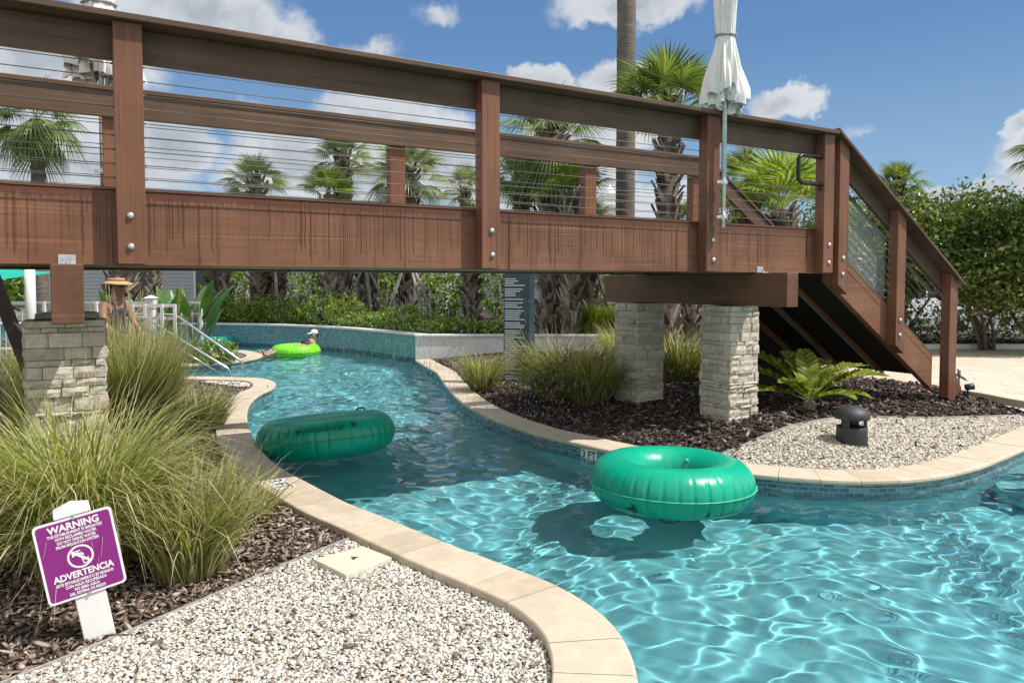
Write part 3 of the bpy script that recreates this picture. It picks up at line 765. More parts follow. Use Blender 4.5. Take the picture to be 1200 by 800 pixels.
def stone_pier(s, p, z0, z1, w, lab, seed, grp=None):
    r = random.Random(seed); c = Bp(s, p, 0)
    o = empty('stone_pier', (c.x, c.y, z0), lab, 'pier', grp, rz=BA)
    mb = MB(); z = 0; h = w/2; H = z1-z0
    core = MB(); core.box(-h+.035, h-.035, -h+.035, h-.035, 0, H-.004); core.build('core', M['soil2'], o)
    while z < H-.02:
        rh = min(r.choice((.032,.042,.05,.06,.075,.09)), H-z)
        if H-z-rh < .03: rh = H-z
        for face in range(4):
            a = -h + (0 if face % 2 == 0 else .04)
            end = h - (0 if face % 2 == 0 else .04)
            while a < end-.004:
                ln = r.uniform(.06,.24); b = min(a+ln, end)
                if end-b < .05: b = end
                out = r.uniform(-.008,.020); i_ = -.045
                q = []
                for (u_, v_) in ((a+.0015,z+.0015),(b-.0015,z+.0015)):
                    pass
                g = .0018
                def P_(u_, d_, zz):
                    if face == 0: return (u_, -h-d_, zz)
                    if face == 1: return (h+d_, u_, zz)
                    if face == 2: return (-u_, h+d_, zz)
                    return (-h-d_, -u_, zz)
                # front face split in a grid so that the split-stone face is uneven
                nu, nv = max(2, int((b-a)/.035)), 2
                grid = [[None]*(nv+1) for _ in range(nu+1)]; base = len(mb.v); vs = []
                for i in range(nu+1):
                    for j in range(nv+1):
                        e = (i in (0, nu)) or (j in (0, nv))
                        vs.append(P_(a+g+(b-a-2*g)*i/nu, out + (r.uniform(-.005,.001) if e else r.uniform(.0,.012)), z+g+(rh-2*g)*j/nv))
                for i in (0, nu):
                    for j in (0, nv): vs.append(P_(a+g+(b-a-2*g)*i/nu, i_, z+g+(rh-2*g)*j/nv))
                fs = []
                I = lambda i, j: i*(nv+1)+j
                for i in range(nu):
                    for j in range(nv): fs.append((I(i,j), I(i+1,j), I(i+1,j+1), I(i,j+1)))
                k0 = (nu+1)*(nv+1)   # back corners 00,0v,u0,uv
                fs += [tuple([I(i,0) for i in range(nu,-1,-1)] + [k0, k0+2]), tuple([I(i,nv) for i in range(nu+1)] + [k0+3, k0+1]),
                       tuple([I(0,j) for j in range(nv+1)] + [k0+1, k0]), tuple([I(nu,j) for j in range(nv,-1,-1)] + [k0+2, k0+3])]
                mb.add(vs, fs); a = b
        z += rh
    mb.build('stone_facing', M['stone'], o)
    return o
M['soil2'] = plain('dark_mortar', (.10,.09,.075), .95, 0, .2, 20)
PZ = BZ-.336
stone_pier(s_at(854, .39, .7), .39, -.03, PZ, .41, 'pale ledger stone pier beside the cycad under the cross beam, its right face sunlit', 1)
stone_pier(s_at(749, 1.72, .7), 1.72, -.05, PZ, .41, 'shaded ledger stone pier behind tall grass, under the far end of cross beam', 2)
stone_pier(s_at(79, .36, .9), .36, GZ, PZ-.0, .42, 'ledger stone pier rising from the tall grass behind the purple sign', 3)
stone_pier(s_at(79, .36, .9)+.0, 1.72, GZ, PZ, .42, 'rear ledger stone pier hidden behind the pier in the tall grass', 4)

# ------------------------------------------------------------------ the staircase down to the paved deck
stair = empty('staircase', Bp(S1, 0, .1), 'brown timber staircase with cable rails leading from bridge to paved deck', 'staircase', rz=BA)
# local frame has its origin at (S1, 0, .1) of the bridge frame
SLP = .655; z0_ = -.1
ox = S1
def ztop(x): return 1.85-SLP*(x+ox-6.85)+z0_           # top edge of the stringers
E0, E1 = .012, 8.66-ox
M['shadewood'] = plain('black_shade_board', (.012,.010,.009), .8, 0, .2, 12)  # black standing in for the deep shade under the stairs
M['stringer'] = wood('brown_stringer', 0, base=(.212,.096,.056))
def stringer(p0, p1, m, drop=.44, e1=E1):
    mb = MB(); xs = [E0, e1]
    poly = [(E0, ztop(E0)), (e1, ztop(e1)), (e1, max(.02, ztop(e1)-drop)), (E0, ztop(E0)-drop)]
    mb.prism(poly, p0, p1); return mb.build('stringer', m, stair, bev=.005)
stringer(.0, .075, M['stringer']); stringer(FAR-.075, FAR, M['stringer'])
for p in (.58, 1.17):
    st_ = stringer(p-.03, p+.03, M['woodx'], .40, E1-.1)
    ms = MB(); ms.hexa([(E0+.02, p-.008, ztop(E0+.02)-.412), (E1-.15, p-.008, ztop(E1-.15)-.412), (E1-.15, p+.008, ztop(E1-.15)-.412), (E0+.02, p+.008, ztop(E0+.02)-.412),
                        (E0+.02, p-.008, ztop(E0+.02)-.402), (E1-.15, p-.008, ztop(E1-.15)-.402), (E1-.15, p+.008, ztop(E1-.15)-.402), (E0+.02, p+.008, ztop(E0+.02)-.402)])
    ms.build('metal_strip', M['galv'], st_)
nt_ = 10
for k in range(nt_):
    xa = E0+.03+(E1-E0-.05)*k/nt_; xb = xa+(E1-E0)/nt_+.03; zt = ztop(xa)-.06
    mb = MB(); mb.box(xa, xb, .078, FAR-.078, zt-.04, zt); mb.build('tread', M['woody'], stair, bev=.004)
    mb = MB(); mb.box(xa+.004, xa+.026, .078, FAR-.078, zt-.19, zt-.042); mb.build('riser', M['woody'], stair)
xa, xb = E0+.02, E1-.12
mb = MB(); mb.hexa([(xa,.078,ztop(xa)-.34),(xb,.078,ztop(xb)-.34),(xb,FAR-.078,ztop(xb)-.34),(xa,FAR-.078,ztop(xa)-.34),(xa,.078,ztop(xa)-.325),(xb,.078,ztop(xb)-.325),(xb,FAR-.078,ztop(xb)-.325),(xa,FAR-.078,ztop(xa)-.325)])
mb.build('shade_sheet', M['shadewood'], stair)  # added black sheet that paints the stair underside as shade
mb = MB(); xa, xb = .62, E1-.02; mb.prism([(xa,-.03),(xb,-.03),(xb,ztop(xb)-.43),(xa,ztop(xa)-.43)], FAR-.055, FAR-.02); mb.build('shade_panel', M['shadewood'], stair)  # added black panel, darkens the shaded void below the stairs
zcap = lambda x: CT-.1-SLP*(x-.0+.02)
XP = [6.762-ox, 7.805-ox, 8.89-ox]
railings(stair, -.02, XP[2]+.02, zcap, SLP, -1, 9, lambda x: ztop(x)+.03, (.04, .13), XP)
railings(stair, -.02, XP[2]+.02, zcap, SLP, 1, 9, lambda x: ztop(x)+.03, (.04, .13), XP)
for i, x in enumerate(XP):
    for (y0, y1) in ((-PT, -.0015), (FAR+.0015, FAR+PT)):
        zb2 = ztop(x)-.415 if i < 2 else .025
        o = post(x, y0, y1, zb2, zcap(x)-.041+SLP*.079, stair, (ztop(x)-.13, ztop(x)-.30) if (i < 2 and y0 < 0) else (), slope=SLP)
# chamfered kick board at the foot and handrail tube under the board
mb = MB(); mb.prism([(XP[2]+.08, .03),(XP[2]+.24, .03),(XP[2]+.24, .13),(XP[2]+.08, .33)], -.10, -.02); mb.build('kick_board', M['woodz'], stair, bev=.004)
mb = MB(); mb.tube([(XP[0]+.08, .10, zcap(XP[0]+.08)-.30), (XP[2]-.08, .10, zcap(XP[2]-.08)-.30)], .021, 10)
mb.tube([(XP[2]-.08, .10, zcap(XP[2]-.08)-.30), (XP[2]-.02, .06, zcap(XP[2]-.08)-.34), (XP[2]-.02, .0, zcap(XP[2])-.33)], .021, 10); mb.build('handrail', M['blackmetal'], stair, True)
mb = MB(); xa, xb = XP[0]+.085, XP[1]-.085
mb.hexa([(xa,.030,ztop(xa)-.02),(xb,.030,ztop(xb)-.02),(xb,.036,ztop(xb)-.02),(xa,.036,ztop(xa)-.02),(xa,.030,zcap(xa)-.40),(xb,.030,zcap(xb)-.34),(xb,.036,zcap(xb)-.34),(xa,.036,zcap(xa)-.40)])
mb.build('splash_panel', M['acrylic'], stair)

# ------------------------------------------------------------------ closed parasols clamped to the posts
def parasol(base, zb0, zc0, zc1, R, lab, seed):
    r = random.Random(seed)
    o = empty('closed_parasol', base, lab, 'parasol', 'closed white parasols')
    mb = MB(); mb.tube([(0,0,zb0), (0,0,zc1-.1)], .0225, 14); mb.build('pole', M['galv'], o, True)
    for z in (zb0+.10, zb0+.42):
        cl = MB(); cl.lathe([(.0235,-.018),(.034,-.018),(.034,.018),(.0235,.018)], 14, (0,0,z)); cl.box(-.065,-.026,-.018,.018,z-.012,z+.012); cl.build('clamp', M['galv'], o)
    H = zc1-zc0; n = 120; ph = [r.uniform(0, 6.28) for _ in range(8)]; zt0 = zc0+H*.30
    def fold(a, t): return .15*math.cos(8*a+ph[0]+1.2*t)+.10*math.cos(13*a+ph[1]-2*t)+.06*math.cos(21*a+ph[2]+2*t)+.04*math.cos(34*a+ph[5])
    vs = []; m = 56
    for i in range(m+1):                       # upper bundle: tie to tip
        t = i/m; q = R*(.60+.16*math.sin(min(1,t*2.5)*PI/2)-.34*t**2)
        for k in range(n):
            a = 2*PI*k/n; e = q*(1+fold(a, t*3)*(.55+.6*min(1,t*3))); vs.append((e*math.cos(a), e*math.sin(a), zt0+(zc1-zt0)*t))
    c = MB(); c.add(vs, [(i*n+k, i*n+(k+1)%n, (i+1)*n+(k+1)%n, (i+1)*n+k) for i in range(m) for k in range(n)]); cn = c.build('canopy', M['canvas'], o, True)
    # skirt below the tie: flaring folds, a curling hem and ruffled layers inside it
    for lay in range(4):
        hm = MB(); vs = []; m = 26; sc_ = (1.0,.74,.52,.34)[lay]; dz = (0,.05,.02,-.01)[lay]*1.0
        for i in range(m+1):
            t = i/m; fl = .58+.80*t**1.15
            if t > .86: fl -= .8*(t-.86)
            for k in range(n):
                a = 2*PI*k/n; big = (.26*math.cos(2*a+ph[3]+lay)+.20*math.cos(3*a+ph[4]+1.5*lay)+.15*math.cos(5*a+ph[6]+2*t))*t
                e = R*fl*(sc_+(1-sc_)*(1-t))*(1+fold(a+lay*.4, -2*t)*(.6+.5*t)+big)
                hemz = (.05*math.cos(2*a+ph[7])+.028*math.cos(5*a+ph[6]+lay)+.016*math.cos(9*a+ph[2]+lay*2))*t
                vs.append((e*math.cos(a), e*math.sin(a), zt0-(zt0-zc0)*(.86+.05*lay)*t+hemz-dz*t))
        hm.add(vs, [(i*n+k, i*n+(k+1)%n, (i+1)*n+(k+1)%n, (i+1)*n+k) for i in range(m) for k in range(n)])
        h_ = hm.build('skirt', M['canvas'], cn, True)
    st = MB(); ring = []
    tz = zt0+.01
    for k in range(33):
        a = 2*PI*k/32; q = R*.60*1.12*(1+.5*fold(a,0)); ring.append((q*math.cos(a), q*math.sin(a), tz+.01*math.sin(a)))
    st.tube(ring, .012, 6); st.build('tie_strap', M['strap'], o, True)
    return o
M['strap'] = plain('grey_strap', (.32,.31,.30), .8)
sU = s_at(848, -.19, 2.4); bU = Bp(sU, -.19, 0)
parasol((bU.x, bU.y, 0), BT-.05, 3.14, 5.2, .130, 'closed white parasol on steel pole clamped to the near bridge rail, beside tall palm', 5)
sV = s_at(121, FAR+.19, 2.4); bV = Bp(sV, FAR+.19, 0)
parasol((bV.x, bV.y, 0), BT-.05, 3.2, 5.2, .175, 'closed white parasol at left, rising behind the far rail of the bridge', 5)

# ------------------------------------------------------------------ swim tubes
def swim_tube(loc, R, r, m, lab, seed, tilt=(0,0,0), grp=None, handles=(), marks=True):
    o = empty('swim_tube', loc, lab, 'swim tube', grp); o.rotation_euler = tilt
    rg = random.Random(seed); nu, nv = 324, 44; V = []
    k = 36; jit = [rg.uniform(-.05,.05) for _ in range(k)]; am = [rg.uniform(.4,1.25) for _ in range(k)]
    for i in range(nu):
        a = 2*PI*i/nu
        q = a/(2*PI)*k; c = int(q) % k; fr = q-int(q)-.5
        for j in range(nv):
            b = 2*PI*j/nv
            # wrinkles run up and down from the outer seam
            w_ = math.exp(-((math.sin(b/2)*2)/.62)**2)
            w2 = math.exp(-((math.sin((b-PI)/2)*2)/.6)**2)
            cr = -.019*am[c]*math.exp(-((fr+jit[c])/.085)**2)*w_ - .0015*math.cos(a*24)*w2
            flat = 1.0 if math.sin(b) > 0 else .93
            rr = r+cr+.002*math.sin(3*a+seed)
            V.append(((R+rr*math.cos(b))*math.cos(a), (R+rr*math.cos(b))*math.sin(a), rr*math.sin(b)*flat))
    Fq = [(i*nv+j, ((i+1)%nu)*nv+j, ((i+1)%nu)*nv+(j+1)%nv, i*nv+(j+1)%nv) for i in range(nu) for j in range(nv)]
    me = npmesh('ring', V, Fq, True); link('ring', me, m, o)
    sm = MB(); ring = []
    for i in range(nu+1):
        a = 2*PI*i/nu; rr = R+r+.003+.0025*math.cos(36*a); ring.append((rr*math.cos(a), rr*math.sin(a), 0))
    sv = []; 
    for i in range(nu):
        a = 2*PI*i/nu
        for (e, z) in ((-.002,-.003),(.010,-.0015),(.010,.0015),(-.002,.003)):
            q = R+r+e+.002*math.cos(36*a); sv.append((q*math.cos(a), q*math.sin(a), z))
    sm.add(sv, [(i*4+j, ((i+1)%nu)*4+j, ((i+1)%nu)*4+(j+1)%4, i*4+(j+1)%4) for i in range(nu) for j in range(4)])
    sm.build('seam', M['seam'] if m is M['green'] and seed == 1 else m, o, True)
    for (ad, el) in handles:
        a = rad(ad); b = rad(el); t = Vector((-math.sin(a), math.cos(a), 0)); nrm = Vector((math.cos(a)*math.cos(b), math.sin(a)*math.cos(b), math.sin(b)))
        c = Vector((R*math.cos(a), R*math.sin(a), 0)) + nrm*(r-.006); hb = MB()
        hb.tube([c-t*.058, c-t*.05+nrm*.022, c-t*.036+nrm*.036, c+t*.036+nrm*.036, c+t*.05+nrm*.022, c+t*.058], .009, 8)
        hb.tube([c-t*.075, c-t*.045+nrm*.005], .012, 6); hb.tube([c+t*.075, c+t*.045+nrm*.005], .012, 6)
        hb.build('handle', M['black'], o, True)
    vv = MB(); ca = rad(35); c0 = Vector(((R-r*.8)*math.cos(ca), (R-r*.8)*math.sin(ca), r*.55)); vv.tube([c0, c0+Vector((-.016*math.cos(ca), -.016*math.sin(ca), .02))], .014, 10); vv.build('valve', M['seam'], o, True)
    if marks:
        mk = MB()
        def surf(a, b, e=.0012):
            q = R+(r+e)*math.cos(b); return (q*math.cos(a), q*math.sin(a), (r+e)*math.sin(b)*(1 if b > 0 else .93))
        def star(a0, b0, s, rot):
            vs = [surf(a0, b0)]
            for k_ in range(10):
                q = s*(1 if k_ % 2 == 0 else .30)*(1+.15*((k_*7) % 3-1)); an = rot+2*PI*k_/10; vs.append(surf(a0+q*math.cos(an)/(R+r), b0+q*math.sin(an)/r))
            mk.add(vs, [(0, 1+k_, 1+(k_+1) % 10) for k_ in range(10)])
        def squiggle(a0, a1, b0, amp, n_):
            prev = None
            for k_ in range(n_+1):
                a = a0+(a1-a0)*k_/n_; bb = b0+amp*math.sin(k_*1.9)*(.4+.6*abs(math.sin(k_*.7)))
                cur = (surf(a, bb-.035), surf(a, bb+.02))
                if prev and k_ % 7: mk.add([prev[0], cur[0], cur[1], prev[1]], [(0,1,2,3)])
                prev = cur
        for spec in marks:
            if spec[0] == 'star': star(*spec[1:])
            else: squiggle(*spec[1:])
        if mk.v: mk.build('printed_mark', M['mark'], o)
    return o
swim_tube((1.215, 5.60, -.0), .428, .188, M['green'], 'bright green swim tube floating in the sun by the gravel bank', 1, (rad(-1), rad(1), .3), 'green swim tubes', [(-120,-62)],
          [('star', rad(-77)-.3, -.62, .045, .3), ('sq', rad(-73)-.3, rad(-50)-.3, -.60, .05, 30), ('star', rad(-128)-.3, -.50, .09, .8)])
tl = D(383, 516, 7.15)
swim_tube((tl.x, 7.15, .035), .455, .20, M['green'], 'tilted green swim tube with black handles floating in the bridge shade', 2, (rad(-6), rad(-5), 0), 'green swim tubes', [(158,50),(62,70)],
          [('star', rad(-138), .35, .12, .5), ('star', rad(-98), .50, .045, .2), ('sq', rad(-94), rad(-58), .62, .06, 44), ('sq', rad(-96), rad(-62), .50, .04, 40), ('star', rad(-52), .62, .05, .1)])
lt = G(340, 418, -.13)
lime = swim_tube((lt.x, lt.y+.45, -.04), .40, .155, M['lime'], 'lime green swim tube carrying a person in a white cap', 3, (0,0,0), None, (), ())
tt = G(243, 407, -.13)
swim_tube((tt.x, tt.y+.3, -.02), .40, .17, M['teal'], 'turquoise swim tube half hidden behind the island planting', 4, (0,0,0), None, (), ())

# ------------------------------------------------------------------ warning sign on a leaning white post
sb = G(117, 743, GZ)
sign = empty('warning_sign', sb, 'purple bilingual reclaimed water warning sign on leaning white post', 'sign')
sign.rotation_euler = (rad(-3), rad(-9.5), rad(33))
mb = MB(); w_ = .060; mb.box(-w_, w_, -w_, w_, -.03, .565); pst = mb.build('post', M['white'], sign, bev=.004)
mb = MB(); q = .070; mb.add([(-q,-q,.567),(q,-q,.567),(q,q,.567),(-q,q,.567),(-q,-q,.585),(q,-q,.585),(q,q,.585),(-q,q,.585),(0,0,.618)], [(3,2,1,0),(0,1,5,4),(1,2,6,5),(2,3,7,6),(3,0,4,7),(4,5,8),(5,6,8),(6,7,8),(7,4,8)])
mb.build('post_cap', M['white'], pst, bev=.002)
SW, SH = .300, .350; scx, scz = -.004, .388; yf = -w_-.004
def rrect(w, h, r, n=6):
    out = []
    for (cx, cz, a0) in ((w/2-r,h/2-r,0),(-w/2+r,h/2-r,90),(-w/2+r,-h/2+r,180),(w/2-r,-h/2+r,270)):
        for k in range(n+1): a = rad(a0+90*k/n); out.append((cx+r*math.cos(a), cz+r*math.sin(a)))
    return out
pan = MB(); pan.prism([(x+scx, z+scz) for x, z in rrect(SW, SH, .02)], yf, yf-.003); pan.build('panel', M['signwhite'], sign)
pan = MB(); pan.prism([(x+scx, z+scz) for x, z in rrect(SW-.020, SH-.020, .014)], yf-.0034, yf-.0042); pan.build('purple_field', M['purple'], sign)
let = MB()
def put(body, size, x, z, sp=1.0, bold=0.0, sxx=1.0):
    me = text_mesh(body, size, spacing=sp, offset=bold)
    let.merge(me, Matrix.Translation((scx+x, yf-.0052, scz+z)) @ Matrix.Rotation(PI/2, 4, 'X') @ Matrix.Diagonal((sxx,1,1,1))); bpy.data.meshes.remove(me)
put('WARNING', .042, 0, .138, 1.0, .0014, .95)
for k, t in enumerate(('THE ESTABLISHMENT IS IRRIGATED','WITH RECLAIMED WATER','DO NOT DRINK WATER','FROM IRRIGATION SYSTEM')): put(t, .0170, 0, .112-.0175*k, 1.0, .0005, .78)
put('ADVERTENCIA', .039, 0, -.074, 1.0, .0013, .88)
for k, t in enumerate(('ESTE ESTABLECIMIENTO ES REGADO','CON AGUA RECUPERADA','NO BEBA AGUA','DEL SISTEMA DE RIEGO')): put(t, .0170, 0, -.101-.0175*k, 1.0, .0005, .78)
let.build('lettering', M['signwhite'], sign)
sym = MB(); yq = yf-.0044
def flat(poly): n = len(poly); sym.add([(scx+x, yq, scz+z) for x, z in poly], [tuple(range(n))])
n = 40; R1, R2, zc = .050, .042, -.002
for k in range(n):
    a, b = 2*PI*k/n, 2*PI*(k+1)/n
    flat([(R1*math.cos(a), zc+R1*math.sin(a)), (R1*math.cos(b), zc+R1*math.sin(b)), (R2*math.cos(b), zc+R2*math.sin(b)), (R2*math.cos(a), zc+R2*math.sin(a))])
a = rad(-42); c_, s_ = math.cos(a), math.sin(a); wv = .005
flat([(c_*-.044-s_*-wv, zc+s_*-.044+c_*-wv), (c_*.044-s_*-wv, zc+s_*.044+c_*-wv), (c_*.044-s_*wv, zc+s_*.044+c_*wv), (c_*-.044-s_*wv, zc+s_*-.044+c_*wv)])
yq -= .0006
for pl in ([(-.026,.018),(.006,.018),(.014,.012),(.016,.002),(.007,.002),(.005,.009),(-.026,.008)], [(-.012,.018),(-.006,.018),(-.006,.026),(-.012,.026)], [(-.022,.026),(.004,.026),(.004,.031),(-.022,.031)], [(-.034,.004),(-.027,.004),(-.027,.022),(-.034,.022)],
           [(.002,-.010),(.006,-.010),(.010,-.036),(.006,-.036)], [(.028,-.010),(.032,-.010),(.028,-.036),(.024,-.036)], [(.006,-.040),(.028,-.040),(.028,-.035),(.006,-.035)], [(.006,-.018),(.028,-.018),(.026,-.022),(.008,-.022)]):
    flat([(x*.9, zc+z*.9) for x, z in pl])
sym.build('no_drinking_symbol', M['signwhite'], sign)
for z in (SH/2-.006, -SH/2+.006):
    b = MB(); b.tube([(scx+.002, yf-.003, scz+z), (scx+.002, yf-.009, scz+z)], .007, 8); b.build('bolt', M['galv'], sign)

# valve box lid, depth markers
vb = [G(367,657,-.03), G(405,676,-.03), G(460,655,-.03), G(425,641,-.03)]
c = sum(vb, Vector())/4
mb = MB(); mb.hexa([(p.x-c.x, p.y-c.y, -.05) for p in vb] + [((p.x-c.x)*.985, (p.y-c.y)*.985, .012) for p in vb])
vo = mb.build('valve_box_lid', M['beige'], None, bev=.005); vo.location = (c.x, c.y, -.03); tag(vo, 'beige plastic valve box lid set in the white gravel', 'valve box lid')
mb = MB(); mb.tube([(-.02,.02,.0125),(.02,.02,.0125)], .004, 6); mb.tube([(0,.0,.0122),(0,.0,.0135)], .012, 10); mb.build('finger_slot', M['ink'], vo)
def marker(name, loc, rz, rx, size, lab):
    o = empty(name, loc, lab, 'depth marker', 'pool depth markers'); o.rotation_euler = (rx, 0, rz)
    mb = MB(); a, b = size; mb.box(-a/2, a/2, -b/2, b/2, -.004, .002); mb.build('tile', M['tilewhite'], o, bev=.001)
    l_ = MB(); me = text_mesh('3 FT', b*.92, spacing=1.05, offset=.002); l_.merge(me, Matrix.Translation((0,0,.0026)))
    l_.build('numerals', M['ink'], o); return o
p0, p1 = G(681, 518, -.10), G(704, 523, -.10)
i = min(range(len(RIGHT)), key=lambda k: (RIGHT[k]-G(692,520,0).xy).length); t = (RIGHT[i+2]-RIGHT[i-2]).normalized(); nn = Vector((t.y, -t.x))
pm = RIGHT[i]+nn*.006
marker('depth_marker', (pm.x, pm.y, -.100), math.atan2(t.y, t.x), PI/2, (.20,.10), 'small white 3 FT depth tile on the waterline by the green tube')
i = min(range(len(LEFT)), key=lambda k: (LEFT[k]-G(352,562,0).xy).length); t = (LEFT[i+2]-LEFT[i-2]).normalized(); nn = Vector((-t.y, t.x))
pm = LEFT[i]+nn*.17
marker('depth_marker', (pm.x, pm.y, .0015), math.atan2(t.y, t.x)+PI, 0, (.26,.15), 'flat 3 FT depth tile set in the left coping, read from the water')

# dome light, path spike light, slate board
dl = G(998, 520, .02); 
o = empty('bollard_light', (dl.x, dl.y, zright(dl.x, dl.y)), 'squat charcoal dome topped landscape light on the gravel', 'bollard light')
o.scale = (1.18,1.18,1.36)
mb = MB(); mb.lathe([(.10,-.02),(.118,-.02),(.114,.115),(.110,.118),(.06,.118)], 32); mb.build('base', M['charcoal'], o, True, .002)
mb = MB()
for k in range(3):
    a = rad(100+120*k); mb.bar((.095*math.cos(a), .095*math.sin(a), .118), (.095*math.cos(a), .095*math.sin(a), .178), .05, .02, (math.cos(a), math.sin(a), 0))
mb.build('support', M['charcoal'], o)
mb = MB(); mb.lathe([(.05,.119),(.05,.177)], 20); mb.build('lens', M['ink'], o, True)
mb = MB(); mb.lathe([(.10,.172),(.128,.172),(.131,.178),(.129,.20),(.122,.215),(.10,.235),(.07,.25),(.035,.259),(.005,.261)], 36); mb.build('cap', M['charcoal'], o, True)
sp_ = G(1127, 462, .13)
o = empty('spot_light', (sp_.x, sp_.y-.12, .12), 'small grey spot light on stake at foot of stairs', 'spot light')
mb = MB(); mb.tube([(0,0,-.03),(0,0,.10)], .012, 8); mb.build('stake', M['charcoal'], o)
mb = MB(); mb.tube([(-.035,.0,.115),(.055,-.03,.135)], [.036,.042], 14); mb.build('lamp_head', M['slated'], o, True)
mb = MB(); mb.tube([(.0555,-.0302,.1351),(.058,-.031,.1356)], .036, 14); mb.build('lens', M['lens'], o)
M['valve'] = plain('green_valve', (.14,.20,.15), .5)
o = empty('hose_tap', (sp_.x-.07, sp_.y-.05, .12), 'hose tap with white knob on a pipe by the last stair post', 'hose tap')
mb = MB(); mb.tube([(0,0,-.03),(0,0,.24)], .013, 8); mb.tube([(-.055,0,.27),(.0,0,.25),(.06,-.02,.215)], .016, 8); mb.tube([(0,0,.24),(0.0,0,.30)], .02, 8); mb.build('pipe', M['valve'], o, True)
mb = MB(); mb.lathe([(.008,.30),(.022,.305),(.028,.32),(.022,.337),(.006,.342)], 12); mb.build('knob', M['white'], o, True)
mb = MB(); mb.tube([(-.055,0,.27),(-.085,0,.262)], .02, 8); mb.tube([(.06,-.02,.215),(.085,-.03,.20)], .017, 8); mb.build('outlet', M['cloth_w'], o, True)

rb_ = G(600, 440, -.05); rb_.y = 11.2; rb_.x = (608-600)/870*11.2
o = empty('rules_board', (rb_.x, rb_.y, -.05), 'tall slate rules board with rows of white lettering beside the white wall', 'sign board'); o.rotation_euler = (0,0,rad(-24))
mb = MB(); mb.box(-.21,.21,-.10,.10,0,1.75); mb.build('panel', M['slate'], o, bev=.006)
mb = MB(); r = random.Random(4); z = 1.62
while z > .10:
    mb.box(-.185, -.185+r.uniform(.14,.34), -.104, -.1015, z, z+.016); z -= .032 if r.random() < .8 else .055
mb.build('lettering', M['signwhite'], o)
mb = MB(); mb.box(.2115,.2145,-.098,.098,.01,1.74); mb.build('side_face', M['slated'], o)

# chrome stair rails at the pool steps
def steprail(pts2, lab, low=True):
    a = pts2[0]; o = empty('grab_rail', (a.x, a.y, -.05), lab, 'grab rail', 'pool step rails'); q = [p-Vector((a.x,a.y,-.05)) for p in pts2]
    d = (q[1]-q[0]); 
    mb = MB(); back = q[0]+Vector((-.30,-.05,.02)); mb.tube([Vector((back.x,back.y,0)), Vector((back.x,back.y,back.z-.08)), back+Vector((.05,0,0)), q[0]-Vector((.06,0,-.005)), q[0]+d*.03, q[1]-d*.02, q[1]+Vector((.02,0,-.05)), Vector((q[1].x+.02,q[1].y,-.60))], .022, 10); mb.build('tube', M['chrome'], o, True)
    if low:
        mb = MB(); mb.tube([q[0]+d*.0+Vector((-.04,0,-.17)), q[1]+Vector((0.02,0,-.17))], .017, 8); mb.build('lower_tube', M['chrome'], o, True)
    return o
Yr = 12.55
steprail([D(170,372,Yr), D(269,433,Yr)], 'nearer chrome grab rail with two bars at the pool steps')
Yr = 13.3
steprail([D(206,369,Yr), D(284,424,Yr)], 'farther single chrome grab rail at the pool steps', False)

# white guard frame and pool fence on the left
def guard():
    Yg = 12.6; a = D(155, 372, Yg)
    o = empty('guard_frame', (a.x, Yg, GZ), 'white square tube guard frame behind the chrome grab rails', 'guard rail')
    xs = [(px-155)/870*Yg for px in (155,170,190,205)]; top = EYE+(333-358)/870*Yg-GZ; mid = EYE+(333-373)/870*Yg-GZ
    for x in xs: mb = MB(); mb.bar((x,0,0),(x,0,top+.02), .045,.045); mb.build('upright', M['white'], o)
    for z in (top, mid): mb = MB(); mb.bar((xs[0],0.03,z),(xs[-1],0.03,z), .04,.05); mb.build('rail', M['white'], o)
guard()
def fence(a, b, z0, h, n, lab, rails=(.98,.80,.08)):
    o = empty('pool_fence', (a[0], a[1], z0), lab, 'fence'); d = Vector((b[0]-a[0], b[1]-a[1], 0))
    for k in range(n+1):
        p = d*(k/n); mb = MB(); mb.bar(p, p+Vector((0,0,h)), .05,.05); mb.build('post', M['white'], o)
    for r_ in rails: mb = MB(); mb.bar(Vector((0,.03,h*r_)), d+Vector((0,.03,h*r_)), .03,.045); mb.build('rail', M['aqua'], o)
    mb = MB(); m_ = int(d.length/.11)
    for k in range(m_): p = d*((k+.5)/m_); mb.bar(p+Vector((0,0,h*.08)), p+Vector((0,0,h*.8)), .012,.012)
    mb.build('pickets', M['white'], o)
M['aqua'] = plain('pale_aqua_paint', (.55,.66,.64), .4)
fa = D(2, 400, 14.6); fb = D(236, 400, 14.6)
fence((fa.x-1.2, 14.6), (fb.x, 14.6), GZ, 1.22, 5, 'pale pool fence running behind the tall grass and the pier')
lp_ = D(177, 352, 13.6)
o = empty('lamp_post', (lp_.x, 13.6, GZ), 'short white post with a boxy lantern cap behind guard frame', 'lamp post')
mb = MB(); mb.box(-.06,.06,-.06,.06,0,1.12); mb.build('post', M['white'], o, bev=.004); mb = MB(); mb.box(-.08,.08,-.08,.08,1.123,1.30); mb.add([(-.1,-.1,1.303),(.1,-.1,1.303),(.1,.1,1.303),(-.1,.1,1.303),(0,0,1.36)], [(3,2,1,0),(0,1,4),(1,2,4),(2,3,4),(3,0,4)]); mb.build('lantern', M['white'], o)
